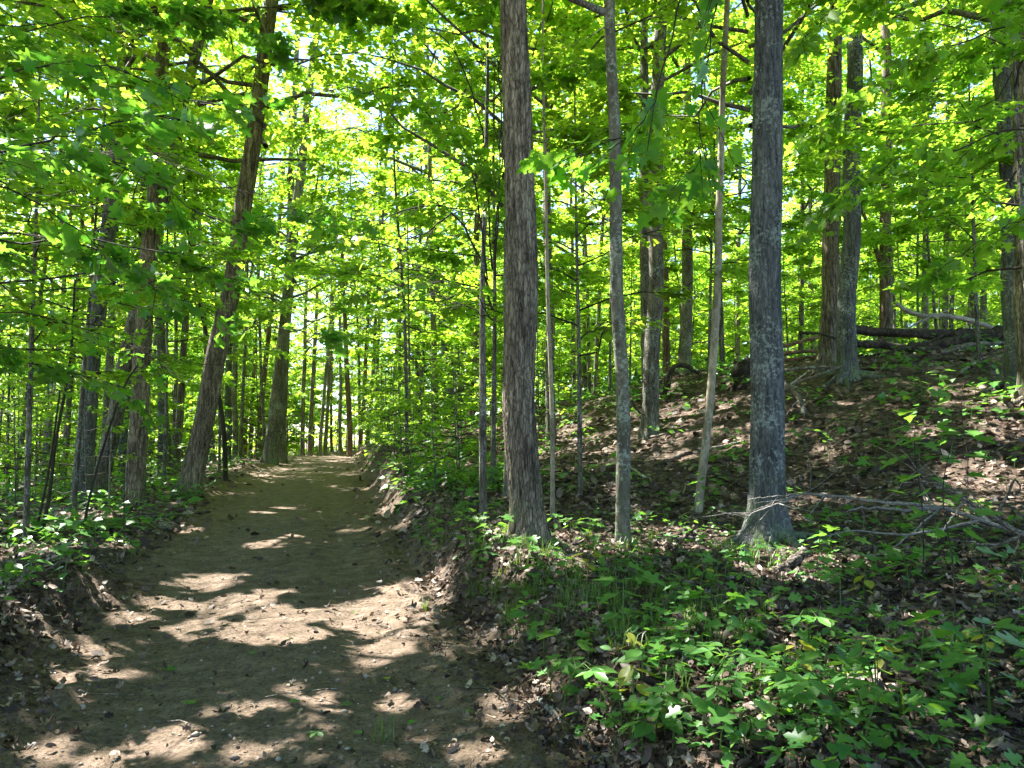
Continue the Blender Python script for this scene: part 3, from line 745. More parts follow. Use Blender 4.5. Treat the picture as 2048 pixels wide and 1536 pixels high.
for i, (bx, by, tx, ty, d, w, mi) in enumerate(mids):
    zone = ('in the wood behind the left roadside trunks' if bx < 400 else 'in the wood around the far end of the track' if bx < 770 else 'in the brush above the right bank' if bx < 1080 else 'on the far side of the slope' if bx < 1560 else 'in the wood beyond the log pile')
    px_tree('maple_tree', 'slim background trunk ' + zone, 'background trunks ' + zone, (bx, by), (tx, ty), d, w, (M_BARK_MID, M_BARK_GREY, M_BARK_BROWN, M_BARK_MID, M_BARK_RED, M_BARK_PALE)[mi], 18, False, True, 40 + i, .3, cscale=.95)

# ------------------------------------------------------------------ the wood around: further trees, off the track
def far_from(x, y, dmin):
    return all((x - a)**2 + (y - b)**2 > dmin * dmin for a, b in TREES)
def on_road(x, y, m=1.0):
    return abs(x - np.interp(y, RY, RX)) < 1.6 + m and y < 75
def in_view(x, y, m=2.5):
    return y > 1 and abs(x) < y * .66 + m
UND_SPOTS = []
LANDMARKS = [(0, 'at the far left edge'), (160, 'near the blue-grey lichen trunk'), (268, 'near the dark ridged trunk'), (400, 'behind the stout leaning trunk'), (545, 'near the trunks at the track crest'), (640, 'over the end of the track'), (720, 'near the pinkish trunk at the track end'),
             (870, 'behind the dark trunk in the brush'), (1050, 'behind the brown furrowed trunk'), (1240, 'behind the slim grey-green trunk'), (1310, 'behind the close pair'), (1420, 'behind the thin pale leaning trunk'), (1535, 'behind the thick lichen trunk'),
             (1680, 'behind the two log pile trunks'), (1800, 'behind the log pile'), (1920, 'behind the right end of the log pile'), (2045, 'behind the trunks at the right edge')]
def landmark(x, y):
    px_ = float(to_px(np.array([x, y, 2.0]))[0])
    return min(LANDMARKS, key=lambda a: abs(a[0] - px_))[1]
def range_word(y):
    return 'nearby' if y < 24 else 'middle-distance' if y < 36 else 'distant' if y < 52 else 'faraway'
for x_, y_, off_, sc_, k_ in [(-6.2, 8.6, (0, 0, 0), .95, 0), (-5.0, 5.6, (0, 0, 0), .9, 3), (-3.6, 2.4, (0, 0, 0), .95, 4)]:  # unseen trees added outside the frame to throw shade on the foreground
    tree('maple_tree', (x_, y_, gz(x_, y_)), 'tall tree whose crown shades the ground from beside the view', 'trees standing beside the view', GEN_TRUNKS[k_], CANOPY[k_], x_, sc_, off_, trunk_rot=False)
rg = np.random.default_rng(77)
made, tries = 0, 0
while made < 150 and tries < 9000:
    tries += 1
    x, y = rg.uniform(-52, 52), rg.uniform(-9, 78)
    if not in_view(x, y, 5 if y < 30 else 2): 
        if not (-16 < x < 6 and -3 < y < 22): continue
    if on_road(x, y, .9) or not far_from(x, y, 3.6): continue
    if y < 19 and in_view(x, y, .6): continue
    z = gz(x, y)
    vis = in_view(x, y, 0)
    lab = (range_word(y) + ' tall ' + ('brown', 'lichen-grey', 'furrowed', 'dark brown', 'reddish', 'pale')[made % 6] + ' tree trunk ' + landmark(x, y)) if vis else 'tall tree whose crown shades the ground from beside the view'
    tree('maple_tree', (x, y, z), lab, ('trees of the surrounding wood' + (' left' if x < 0 else ' right')) if vis else 'trees standing beside the view', GEN_TRUNKS[made % 6], CANOPY[int(rg.integers(5))] if y < 19 else CANOPY_THIN[int(rg.integers(4))] if (made % 5) in (0, 2) or y > 52 else SPARSE[made % 2], rg.uniform(0, 6.28), rg.uniform(.85, 1.15))
    made += 1

def under_tree(variant, x, y, rotz, scale, label, group, name='maple_sapling', cat='sapling'):
    tr, tw, lv = variant
    z = gz(x, y)
    e = link(name, None, None, (x, y, z)); tag(e, label, cat, group)
    for nm, me in (('trunk', tr), ('twigs', tw)):
        o = link(nm, me, e, None, rotz, scale)
        if nm == 'twigs': o['kind'] = 'stuff'
    cr = place_leaves(lv, e, (x, y, z), rotz, scale); cr.rotation_euler = (0, 0, rotz); cr.scale = (scale,) * 3; cr['kind'] = 'stuff'
    UND_SPOTS.append((x, y))
    return e
# understory maples one can point at: (px, d, variant, scale, label)
for px_, d, v, s, lab in [
        (985, 13.0, 3, 1.0, 'arching understory maple with level leaf layers left of the brown furrowed trunk'),
        (815, 16.5, 4, 1.0, 'understory maple with dark leaf layers over the right edge of the track'),
        (1160, 11.5, 2, .9, 'understory maple with broad leaf sprays behind the slim grey-green trunk'),
        (1965, 14.0, 2, .9, 'understory maple spreading olive leaf sprays above the log pile'),
        (2080, 9.0, 3, .95, 'understory maple reaching in from the right edge of the view'),
        (60, 10.5, 2, .95, 'leafy maple sapling at the far left with dark thin stem'),
        (-120, 8.0, 3, .9, 'leafy maple standing just beyond the left picture edge'),
        (150, 12.5, 3, .9, 'leafy maple sapling in front of the blue-grey lichen trunk'),
        (1420, 19, 3, 1.0, 'sunlit understory maple on the crest behind the thin pale leaning trunk'),
        (1220, 21, 4, 1.0, 'sunlit understory maple behind the slim grey-green trunk'),
        (1560, 20, 4, 1.0, 'sunlit understory maple behind the thick grey lichen trunk'),
        (1060, 22, 3, 1.0, 'understory maple far behind the brown furrowed trunk'),
        (440, 24, 4, 1.0, 'understory maple behind the stout leaning trunk by the track'),
        (330, 19, 3, 1.0, 'understory maple between the left roadside trunks'),
        (-60, 16, 4, 1.5, 'tall leafy maple filling the upper left behind the near boughs'),
        (190, 21, 4, 1.55, 'tall leafy maple above the blue-grey lichen trunk'), (350, 26, 4, 1.7, 'tall leafy maple above the dark ridged trunk'), (480, 33, 4, 1.8, 'tall leafy maple above the stout leaning trunk'),
        (1450, 25, 4, 1.6, 'tall sunlit maple behind the thin pale leaning trunk'), (1800, 26, 4, 1.6, 'tall sunlit maple high behind the log pile'), (1960, 24, 4, 1.5, 'tall leafy maple before the right picture edge'),
        (1180, 27, 4, 1.6, 'tall leafy maple right of the brown furrowed trunk'), (720, 40, 4, 1.8, 'tall leafy maple over the far end of the track'),
        (820, 22, 2, 1.0, 'understory maple in the brush above the right bank')]:
    p = at(px_, 900, d)
    under_tree(UNDER[v], p[0], p[1], rg.uniform(0, 6.28), s, lab, None)
made, tries = 0, 0
while made < 210 and tries < 20000:
    tries += 1
    y = rg.uniform(15, 78); x = rg.uniform(-.72, .72) * y
    if on_road(x, y, 2.0): continue
    if any((x - a)**2 + (y - b)**2 < (2.0 + y * .016)**2 for a, b in UND_SPOTS): continue
    if 9 < y < 19 and -1 < x < 9.5: continue
    side = 'left of the track' if x < np.interp(y, RY, RX) else 'up the slope right of the track'
    under_tree(UNDER[int(rg.integers(5))], x, y, rg.uniform(0, 6.28), rg.uniform(.75, 1.15) * (1 if y < 45 else 1.35), range_word(y) + ' leafy understory maple ' + landmark(x, y), 'understory maples ' + side)
    made += 1
# low leafy shrubs along the bank tops and at the wood edge
made, tries = 0, 0
while made < 260 and tries < 16000:
    tries += 1
    zone = (0, 0, 1, 2, 3, 3)[int(rg.integers(6))]
    if zone == 0: y = rg.uniform(11, 40); x = np.interp(y, RY, RX) + 1.6 + .5 + 4.0 * rg.random()**1.8
    elif zone == 1: y = rg.uniform(14, 40); x = np.interp(y, RY, RX) - 1.6 - rg.uniform(.8, 10)
    elif zone == 3: y = rg.uniform(34, 76); x = rg.uniform(-.66, .30) * y
    else: y = rg.uniform(20, 45); x = rg.uniform(-.1, .72) * y
    if zone == 0 and y < 15 and x > -.6: continue
    if on_road(x, y, .3): continue
    if any((x - a)**2 + (y - b)**2 < .8 for a, b in UND_SPOTS): continue
    sc_ = 1.0 if zone < 3 else 2.2
    zl = ('on the bank right of the track', 'under the trees left of the track', 'on the upper slope', 'beyond the crest of the track')[zone]
    under_tree(SHRUB[int(rg.integers(4))], x, y, rg.uniform(0, 6.28), rg.uniform(.7, 1.2) * sc_, range_word(y) + ' low maple shoot ' + landmark(x, y), 'low maple shoots ' + zl, 'maple_shoot', 'shrub')
    made += 1

# ------------------------------------------------------------------ the far wood that closes every gap: one mass
def far_wood():
    rg = np.random.default_rng(501)
    LV = Leaves(T_LOW, M_CANOPY)
    n = 3800
    az = rg.uniform(-.78, .78, n); r = rg.uniform(58, 120, n)
    x, y = np.sin(az) * r, np.cos(az) * r
    hz = rg.random(n)**1.5 * 22 + .3
    base = np.stack([x, y, gz_at(x, y) + hz], -1)
    dd = np.stack([rg.standard_normal(n), rg.standard_normal(n), rg.uniform(-.3, .3, n)], -1)
    LV.add(sprays(rg, base, dd, rg.uniform(1.2, 3.0, n), 16, .55, .15, .5))
    o = link('distant_forest', LV.done().mesh())
    tag(o, 'hazy green mass of leaves far off in the wood', 'forest', None, 'stuff')
far_wood()

# ------------------------------------------------------------------ young maple beside the camera, its branches hang into the view at the upper left
def near_branches(name, label, trunk_base, trunk_h, r0, limbs, leaf, k, per, mat, tmpl, trunk_mat, cat='tree', seed=0):
    rg = np.random.default_rng(seed)
    e = link(name, None, None, trunk_base); tag(e, label, cat)
    tb = np.array(trunk_base)
    if r0 > 0:
        me = trunk_mesh(trunk_h, r0, r0 * .4, (0, 0), trunk_mat, False, seed=seed, flare=.3)
        link('trunk', me, e)
    LV = Leaves(tmpl, mat)
    TW = Soup()
    for path, r1 in limbs:
        P = catmull(np.array(path) - tb, 22)
        P[1:] += .012 * rg.standard_normal((21, 3))
        link('limb', mesh_arrays('limb', *tube(P, np.linspace(r1 * .6, .002, 22), 7), M_TWIG, True), e)
        L = np.linalg.norm(np.diff(P, axis=0), axis=1).sum()
        n = max(4, int(per * L))
        u = np.clip(rg.random(n) * .92 + .1, 0, 1)
        b = np.stack([np.interp(u * 21, np.arange(22), P[:, j]) for j in range(3)], -1)
        t = np.gradient(P, axis=0); t = np.stack([np.interp(u * 21, np.arange(22), t[:, j]) for j in range(3)], -1)
        t /= np.linalg.norm(t, axis=1)[:, None]
        lat = np.cross(t, [0, 0, 1.0])
        sg = np.where(np.arange(n) % 2 == 0, 1, -1)[:, None]
        dd = t * rg.uniform(.5, 1.0, (n, 1)) + lat * sg * rg.uniform(.4, 1.1, (n, 1)) + np.array([0, 0, 1]) * rg.uniform(-.3, .15, (n, 1))
        ln = rg.uniform(.22, .55, n) * (1.15 - .5 * u)
        LV.add(sprays(rg, b, dd, ln, k, leaf, .3, .62, .25))
        for bb, d_, l_ in zip(b, dd, ln):
            d_ = d_ / np.linalg.norm(d_)
            TW.add(*tube(np.stack([bb, bb + d_ * l_ * .5 - [0, 0, .06 * l_], bb + d_ * l_ - [0, 0, .25 * l_]]), np.array([.0035, .0026, .0016]), 4, cap=False))
    o = link('twigs', TW.mesh('twigs', M_TWIG), e); o['kind'] = 'stuff'
    c = place_leaves(LV.done(), e, tb, 0, 1.0, 'foliage', 1.5, True); c['kind'] = 'stuff'
    return e
A = at
near_branches('maple_sapling', 'near maple whose dark leafy branches hang across the upper left corner', (-5.3, 4.65, gz(-5.3, 4.65)), 7.5, .06, [
    ([A(-260, 420, 4.65), A(-60, 320, 4.50), A(150, 270, 4.35), A(300, 235, 4.35), A(400, 250, 4.50)], .016),
    ([A(-260, 480, 4.80), A(-50, 375, 5.10), A(110, 430, 5.40), A(230, 525, 5.85), A(330, 560, 6.15)], .012),
    ([A(-260, 520, 4.80), A(0, 465, 5.25), A(200, 505, 6.00), A(300, 575, 6.60), A(420, 620, 7.20), A(540, 655, 7.80), A(650, 668, 8.10)], .012),
    ([A(-260, 440, 4.65), A(40, 330, 5.10), A(180, 310, 5.40), A(320, 375, 6.00), A(450, 440, 6.45), A(620, 425, 7.20), A(790, 450, 7.80)], .012),
    ([A(-260, 300, 4.65), A(20, 150, 4.95), A(200, 130, 5.25), A(380, 200, 5.70), A(500, 215, 6.30)], .012),
    ([A(-260, 560, 4.80), A(-40, 620, 5.70), A(120, 640, 6.60), A(260, 690, 7.50), A(330, 735, 7.80)], .010)],
    .105, 8, 6.5, M_NEAR, T_MAPLE, M_BARK_MID, 'sapling', 611)
near_branches('maple_sapling', 'near maple with leafy boughs above the left edge of the picture', (-7.6, 8.1, gz(-7.6, 8.1)), 9.5, .07, [
    ([A(-420, 300, 8.06), A(-100, 120, 7.80), A(150, 40, 7.80), A(380, 30, 8.06), A(560, 80, 8.45)], .018),
    ([A(-420, 400, 8.06), A(-100, 260, 8.32), A(150, 300, 8.58), A(350, 330, 9.10), A(520, 400, 9.36)], .016),
    ([A(-420, 520, 8.06), A(-100, 470, 8.45), A(100, 520, 8.84), A(300, 500, 9.36), A(470, 560, 9.62)], .016),
    ([A(-420, 620, 8.06), A(-150, 640, 8.32), A(40, 720, 8.58), A(200, 760, 8.84), A(300, 820, 9.10)], .014),
    ([A(-420, 200, 8.06), A(-100, -60, 7.80), A(200, -120, 8.06), A(480, -80, 8.32), A(700, 20, 8.84)], .016)],
    .105, 10, 10, M_NEAR, T_MAPLE, M_BARK_MID, 'sapling', 612)
near_branches('maple_sapling', 'drooping maple bough with large dark leaves before the slim grey-green trunk', (3.2, 4.2, gz(3.2, 4.2)), 7.5, .0, [
    ([A(1500, -260, 4.6), A(1380, -60, 4.7), A(1330, 120, 4.8), A(1290, 240, 4.8), A(1180, 300, 4.9), A(1110, 310, 5.0)], .012),
    ([A(1480, -200, 4.6), A(1420, 60, 4.8), A(1400, 220, 5.0), A(1390, 330, 5.1), A(1330, 380, 5.2)], .010)],
    .105, 6, 5.5, M_NEAR, T_MAPLE, M_BARK_MID, 'branch', 613)
near_branches('maple_sapling', 'arching maple limb with dark leaf layers between track and brown furrowed trunk', (-.35, 9.6, gz(-.35, 9.6)), 6.0, .045, [
    ([A(985, 620, 9.6), A(960, 520, 9.6), A(905, 425, 9.5), A(830, 415, 9.4), A(750, 450, 9.3), A(690, 480, 9.2)], .030),
    ([A(905, 425, 9.5), A(840, 470, 9.4), A(760, 480, 9.2), A(640, 480, 9.0)], .018),
    ([A(975, 560, 9.6), A(940, 330, 9.4), A(860, 230, 9.2), A(720, 180, 9.0), A(600, 190, 8.8)], .022),
    ([A(985, 540, 9.6), A(960, 250, 9.3), A(900, 90, 9.0), A(780, 20, 8.8), A(650, -20, 8.6)], .022),
    ([A(990, 560, 9.6), A(1010, 300, 9.2), A(1090, 160, 9.0), A(1180, 120, 8.8)], .018),
    ([A(990, 540, 9.6), A(1000, 200, 9.2), A(960, -20, 8.8), A(860, -120, 8.4)], .018),
    ([A(985, 640, 9.6), A(900, 600, 9.4), A(800, 570, 9.2), A(690, 600, 9.0)], .014),
    ([A(985, 640, 9.6), A(940, 580, 8.9), A(870, 560, 8.4), A(790, 540, 8.2)], .014)],
    .105, 9, 10, M_UNDER, T_MAPLE, M_BARK_MID, 'sapling', 614)
near_branches('maple_sapling', 'maple with olive leaf sprays across the top right corner', (5.9, 7.2, gz(5.9, 7.2)), 7.5, .045, [
    ([A(2250, 200, 7.2), A(2080, 60, 7.0), A(1900, 90, 6.9), A(1740, 170, 6.8), A(1620, 260, 6.8)], .018),
    ([A(2250, 320, 7.2), A(2060, 260, 7.0), A(1900, 300, 7.0), A(1760, 330, 7.0), A(1640, 420, 7.0)], .016),
    ([A(2250, 100, 7.2), A(2060, -60, 6.8), A(1880, -60, 6.6), A(1700, 0, 6.5), A(1600, 80, 6.4)], .016),
    ([A(2250, 420, 7.2), A(2100, 420, 7.1), A(1960, 480, 7.2), A(1850, 560, 7.3)], .014)],
    .105, 9, 7, M_UNDER, T_MAPLE, M_BARK_MID, 'sapling', 615)

# ------------------------------------------------------------------ thin dark sapling stems at the left
for pts, w, lab in [
        ([(82, 1085), (100, 980), (112, 880), (140, 720), (150, 560)], 9, 'thin dark double-bend sapling stem at the left wood edge'),
        ([(68, 1082), (88, 990), (104, 900), (120, 780)], 7, 'thinner dark sapling stem twinned with the double-bend one'),
        ([(56, 1075), (58, 940), (57, 800), (60, 640)], 6, 'thin straight sapling stem at the far left'),
        ([(10, 960), (22, 860), (30, 720), (42, 600)], 9, 'dark sapling stem touching the left picture edge'),
        ([(165, 1075), (178, 1000), (205, 900), (250, 770), (300, 700)], 7, 'leaning dark sapling stem before the crossing trunk pair'),
        ([(218, 1030), (220, 940), (226, 800), (228, 700)], 6, 'straight pale sapling stem left of the dark ridged trunk'),
        ([(248, 1095), (248, 1000), (250, 930)], 3, 'hair-thin upright stem in the left undergrowth')]:
    b = hit(*pts[0]); d = b[1]
    P = np.array([at(px_, py_, d) for px_, py_ in pts]); P[0, 2] = gz(P[0, 0], P[0, 1])
    P = np.vstack([P[0] - [0, 0, .15], P])
    Q = catmull(P - P[1], 24)
    e = link('sapling_stem', mesh_arrays('sapling_stem', *tube(Q, np.linspace(w, w * .45, 24) * d / F_PX / 2, 8), M_BARK_PALE if 'pale' in lab else M_TWIG, True), None, P[1])
    tag(e, lab, 'sapling')

# ------------------------------------------------------------------ dead wood
def deadwood(name, label, cat, pts, wpx, mat, d=None, lift=0.0, seed=0, taper=.6, amp=.22, group=None, seg=12, n=26, forks=(), twigs=0):
    """pts: photograph pixels; without d they lie on the ground, with d (number or list) they stand at that distance"""
    P = []
    for i, q in enumerate(pts):
        if d is None: p = hit(q[0], q[1]); p[2] += lift
        else: p = at(q[0], q[1], d if np.isscalar(d) else d[i])
        P.append(p)
    P = np.array(P)
    dist = P[:, 1].mean()
    org = P[0].copy()
    if d is None: P[:, 2] += wpx * dist / F_PX * .3
    Q = catmull(P - org, n)
    Q += .15 * wpx * dist / F_PX * np.random.default_rng(seed).standard_normal(Q.shape) * .5
    r = np.linspace(1, taper, n) * wpx * dist / F_PX / 2
    e = link(name, None, None, org); tag(e, label, cat, group)
    st_ = link('stem', mesh_arrays('stem', *tube(Q, r, seg, wood_bump(amp, seed)), mat, True), e)
    tr_ = np.random.default_rng(seed + 70)
    for q in range(twigs):
        i = int(tr_.integers(n // 6, n - 2)); L = tr_.uniform(.15, .6); u = np.linspace(0, 1, 7)[:, None]
        tg = Q[i + 1] - Q[i - 1]; tg /= np.linalg.norm(tg) + 1e-9
        dv = tg * tr_.uniform(.2, 1.0) + tr_.standard_normal(3) * [.8, .6, .5]; dv /= np.linalg.norm(dv)
        TP = Q[i] + dv * L * u + (tr_.standard_normal(3) * .12 * L) * u**2 + .012 * L * tr_.standard_normal((7, 3))
        W_ = TP + org; TP[:, 2] = np.maximum(W_[:, 2], gz_at(W_[:, 0], W_[:, 1]) + .01) - org[2]; TP[0] = Q[i]
        link('twig', mesh_arrays('twig', *tube(TP, np.linspace(min(.006, r[i] * .6), .0016, 7), 5), mat, True), st_)
    for fp, fw in forks:
        FP = np.array([at(q[0], q[1], q[2]) if len(q) == 3 else hit(q[0], q[1]) + [0, 0, .02] for q in fp]) - org
        FQ = catmull(FP, 14)
        FQ[1:] += .2 * fw * dist / F_PX * np.random.default_rng(seed + len(fp)).standard_normal((13, 3))
        link('branch', mesh_arrays('branch', *tube(FQ, np.linspace(1, .3, 14) * fw * dist / F_PX / 2, 7, wood_bump(.15, seed)), mat, True), e)
    return e
D = deadwood
LP = 17.6
D('fallen_log', 'long dark rotten log on top of the pile behind the grey trunks', 'log', [(1706, 660), (1760, 664), (1850, 668), (1930, 667), (2030, 668)], 18, M_DARKWOOD, [LP - .2, LP, LP, LP, LP], seed=1, taper=1.2)
D('fallen_log', 'thick dark log slanting up through the middle of the pile', 'log', [(1820, 700), (1880, 692), (1950, 678), (2030, 664)], 25, M_DARKWOOD, LP - .5, seed=2, taper=1.3)
D('fallen_log', 'dark log lying low at the left end of the pile', 'log', [(1705, 686), (1760, 690), (1820, 697), (1880, 700)], 17, M_DARKWOOD, LP - .7, seed=3, taper=.8)
D('fallen_log', 'brown log under the thick slanting one at the right of the pile', 'log', [(1880, 706), (1940, 690), (2030, 684)], 13, M_DEADWOOD, LP - 1.2, seed=4)
D('fallen_branch', 'thin dark pole leaning diagonally across the log pile', 'branch', [(1770, 706), (1850, 686), (1925, 655)], 6, M_DARKWOOD, LP - 1.4, seed=5)
D('fallen_branch', 'bleached bare branch sticking up above the log pile', 'branch', [(1792, 606), (1815, 622), (1850, 632), (1880, 631), (1935, 640), (2000, 660)], 8, M_PALEWOOD, LP + .3, twigs=6, seed=6, taper=1.2, forks=[([(1885, 630, LP + .3), (1850, 640, LP + .2), (1804, 661, LP)], 7), ([(1850, 632, LP + .3), (1846, 645, LP + .3), (1842, 652, LP + .3)], 4), ([(1870, 631, LP + .3), (1895, 621, LP + .3), (1905, 610, LP + .4)], 3)])
D('fallen_branch', 'long thin pole on the leaf litter in front of the pile', 'branch', [(1722, 731), (1800, 727), (1880, 722), (1968, 720)], 6, M_DARKWOOD, seed=7)
D('fallen_branch', 'second thin pole on the litter nearer the grey trunk', 'branch', [(1700, 738), (1770, 740), (1850, 732)], 5, M_DEADWOOD, seed=8)
D('fallen_branch', 'short pale stick lying on the sunny litter by the root flare', 'branch', [(1922, 746), (1945, 732), (1964, 719)], 7, M_PALEWOOD, seed=9)
D('fallen_log', 'sunlit reddish log behind the rear sunlit trunk', 'log', [(1555, 694), (1600, 684), (1640, 672), (1662, 668)], 9, M_REDWOOD, 17.2, seed=10)
D('fallen_log', 'reddish rotten log low left of the sunlit trunk', 'log', [(1540, 712), (1590, 704), (1650, 702)], 9, M_REDWOOD, 16.9, seed=11)
D('fallen_log', 'crumbling red-brown log nearest the ground left of the sunlit trunk', 'log', [(1545, 722), (1590, 718), (1635, 712)], 8, M_REDWOOD, 16.6, seed=12)
D('fallen_branch', 'dark stick crossing the foot of the sunlit trunk', 'branch', [(1600, 666), (1640, 668), (1690, 684)], 6, M_DARKWOOD, 15.6, seed=13)
D('fallen_branch', 'grey stick lying level in the brush heap below the sunlit trunk', 'branch', [(1560, 742), (1610, 736), (1680, 734)], 7, M_DEADWOOD, 14.6, seed=14)
D('fallen_branch', 'grey stick slanting down the brush heap', 'branch', [(1585, 768), (1640, 748), (1684, 732)], 6, M_DEADWOOD, 14.4, seed=15)
D('fallen_branch', 'gnarled grey bough hanging down the slope from the brush heap', 'branch', [(1555, 752), (1578, 775), (1600, 800), (1608, 832)], 12, M_DEADWOOD, [14.3, 14.0, 13.7, 13.4], twigs=8, seed=16, amp=.35, forks=[([(1578, 775, 14.0), (1600, 778, 13.9), (1620, 790, 13.7)], 5), ([(1600, 800, 13.7), (1582, 815, 13.6), (1570, 835, 13.4)], 4)])
D('fallen_branch', 'short grey stick in the lower left of the brush heap', 'branch', [(1556, 790), (1590, 762), (1612, 746)], 4, M_PALEWOOD, 14.1, seed=17)
D('uprooted_root', 'dark arching root above the slope behind the close pair', 'root', [(1330, 790), (1336, 752), (1350, 733), (1372, 731), (1398, 748)], 11, M_DARKWOOD, 17.8, seed=18, amp=.4, forks=[([(1346, 738, 17.8), (1344, 752, 17.7), (1338, 768, 17.6)], 7)])
D('rotten_stump', 'dark rotten stump beside the thick grey lichen trunk', 'stump', [(1486, 790), (1490, 765), (1482, 742), (1494, 728)], 42, M_DARKWOOD, 16.6, seed=19, amp=.5, taper=.55, seg=18)
D('fallen_log', 'pale weathered log lying slantwise on the shady slope', 'log', [(1330, 928), (1380, 906), (1440, 898), (1492, 886)], 9, M_DEADWOOD, seed=20)
D('fallen_log', 'dark mossy log on the litter left of the grey lichen trunk', 'log', [(1406, 950), (1450, 962), (1492, 978)], 15, M_DARKWOOD, seed=21)
D('fallen_branch', 'thin crooked stick on the slope beside the slim grey-green trunk', 'branch', [(1256, 934), (1285, 955), (1300, 962), (1306, 972)], 6, M_PALEWOOD, seed=22)
D('fallen_branch', 'thin dark stick lying across the shady slope', 'branch', [(1290, 880), (1350, 868), (1420, 858)], 5, M_DEADWOOD, seed=23)
D('fallen_branch', 'dark stick propped up on the slope left of the close pair', 'branch', [(1262, 800), (1276, 822), (1290, 830)], 5, M_DARKWOOD, 15.0, seed=24)
D('fallen_log', 'sunlit bare log on the litter left of the grey root flare', 'log', [(1314, 1090), (1360, 1084), (1412, 1080), (1486, 1066)], 12, M_DEADWOOD, seed=25)
D('fallen_branch', 'thin dark bent twig over the sunlit log', 'branch', [(1346, 1102), (1372, 1074), (1396, 1054), (1430, 1058), (1462, 1062)], 4, M_DARKWOOD, [7.6, 7.9, 8.1, 8.2, 8.3], seed=26)
D('broken_log', 'short broken sunlit log end at the foot of the grey lichen trunk', 'log', [(1552, 1146), (1580, 1126), (1610, 1104)], 17, M_DEADWOOD, [6.95, 7.1, 7.2], seed=27, amp=.35, taper=1.0)
D('fallen_branch', 'crooked bare stick at the foot of the cut bank by the track', 'branch', [(1073, 1400), (1100, 1425), (1122, 1448), (1150, 1474), (1180, 1500), (1204, 1540)], 13, M_DEADWOOD, seed=28, taper=1.25, n=40)
D('broken_snag', 'upright grey splintered snag at the bottom of the bank', 'snag', [(1424, 1545), (1428, 1510), (1432, 1480), (1428, 1456)], 22, M_DEADWOOD, 3.75, seed=29, amp=.35, taper=.5)
D('fallen_log', 'mossy thin log along the left edge of the track', 'log', [(196, 1050), (260, 1042), (330, 1036), (418, 1026)], 9, M_BARK_MID, seed=30)
D('fallen_branch', 'short grey stick leaning on the bank edge', 'branch', [(1128, 1225), (1138, 1250), (1148, 1275)], 5, M_PALEWOOD, [5.6, 5.55, 5.5], seed=31)
D('fallen_branch', 'thin forked stick standing in the bank plants', 'branch', [(1224, 1330), (1230, 1305), (1245, 1280), (1254, 1262)], 4, M_PALEWOOD, 5.0, seed=32, forks=[([(1232, 1300, 5.0), (1238, 1275, 5.0), (1236, 1256, 5.0)], 3)])
# large bare fallen branch at the right, reaching before the grey trunk
D('fallen_branch', 'large bare grey fallen branch with white twig tips before the lichen trunk', 'branch', [(2120, 1082), (2048, 1066), (1960, 1040), (1880, 1015), (1780, 1006), (1700, 996), (1640, 990), (1606, 987), (1578, 1000), (1540, 1014), (1504, 1028), (1490, 1048)], 9, M_GREYWOOD, [6.6, 6.6, 6.7, 6.8, 6.9, 7.0, 7.05, 7.1, 7.1, 7.1, 7.1, 7.1], twigs=22, seed=33, taper=.3, amp=.12, n=60, forks=[
    ([(1606, 987, 7.1), (1570, 990, 7.1), (1530, 995, 7.15), (1496, 998, 7.2)], 4), ([(1510, 1024, 7.1), (1500, 1032, 7.1), (1494, 1042, 7.1)], 2.5), ([(1650, 990, 7.0), (1632, 1012, 6.95), (1614, 1040, 6.9)], 3),
    ([(1880, 1015, 6.8), (1820, 1020, 6.7), (1740, 1016, 6.6), (1690, 1022, 6.5)], 8), ([(1960, 1040, 6.7), (1880, 1060, 6.5), (1800, 1068, 6.3), (1700, 1062, 6.2), (1640, 1075, 6.1)], 6),
    ([(1980, 1045, 6.7), (1930, 1005, 6.8), (1880, 975, 6.9), (1830, 960, 7.0)], 10), ([(1880, 1015, 6.8), (1830, 1060, 6.5), (1780, 1100, 6.3), (1745, 1112, 6.2)], 4)])
D('fallen_branch', 'second dark grey fallen branch running down to the right picture edge', 'branch', [(2130, 1100), (2048, 1072), (1980, 1030), (1930, 1000), (1870, 968), (1830, 962)], 12, M_DEADWOOD, [6.3, 6.35, 6.4, 6.5, 6.6, 6.6], twigs=18, seed=34, taper=.4, n=34, forks=[([(1990, 1040, 6.4), (2010, 1000, 6.4), (2028, 960, 6.4), (2046, 985, 6.4)], 8), ([(1930, 1000, 6.5), (1900, 1040, 6.3), (1870, 1085, 6.1)], 5), ([(2040, 1070, 6.35), (1990, 1090, 6.2), (1900, 1078, 6.0)], 6)])

# ------------------------------------------------------------------ stones
def stone(px_, py_, wpx, mat, label, seed, flat=.6):
    p = hit(px_, py_); r = wpx * p[1] / F_PX / 2
    th = np.linspace(0, math.pi, 9)[:, None]; ph = np.linspace(0, 2 * math.pi, 14, endpoint=False)[None, :]
    x, y, z = np.sin(th) * np.cos(ph), np.sin(th) * np.sin(ph), np.cos(th) * np.ones_like(ph)
    k = 1 + .30 * noise(x * 1.3 + seed, y * 1.3, z * 1.3, seed) + .12 * noise(x * 3, y * 3 + seed, z * 3, seed)
    V = np.stack([x * k * r, y * k * r * .8, z * k * r * flat], -1).reshape(-1, 3)
    i = np.arange(8)[:, None]; j = np.arange(14)[None, :]; j2 = (j + 1) % 14
    q = np.stack([i * 14 + j, (i + 1) * 14 + j, (i + 1) * 14 + j2, i * 14 + j2], -1).reshape(-1, 4)
    o = link('stone', mesh_arrays('stone', V, np.full(len(q), 4), q.ravel(), mat, True), None, (p[0], p[1], p[2] + r * flat * .35), seed)
    tag(o, label, 'stone')
stone(332, 1058, 34, M_STONE, 'yellowish mossy rock on the left edge of the track', 3)
stone(1125, 1490, 26, M_STONE, 'flat tan stone beside the crooked bare stick', 4)
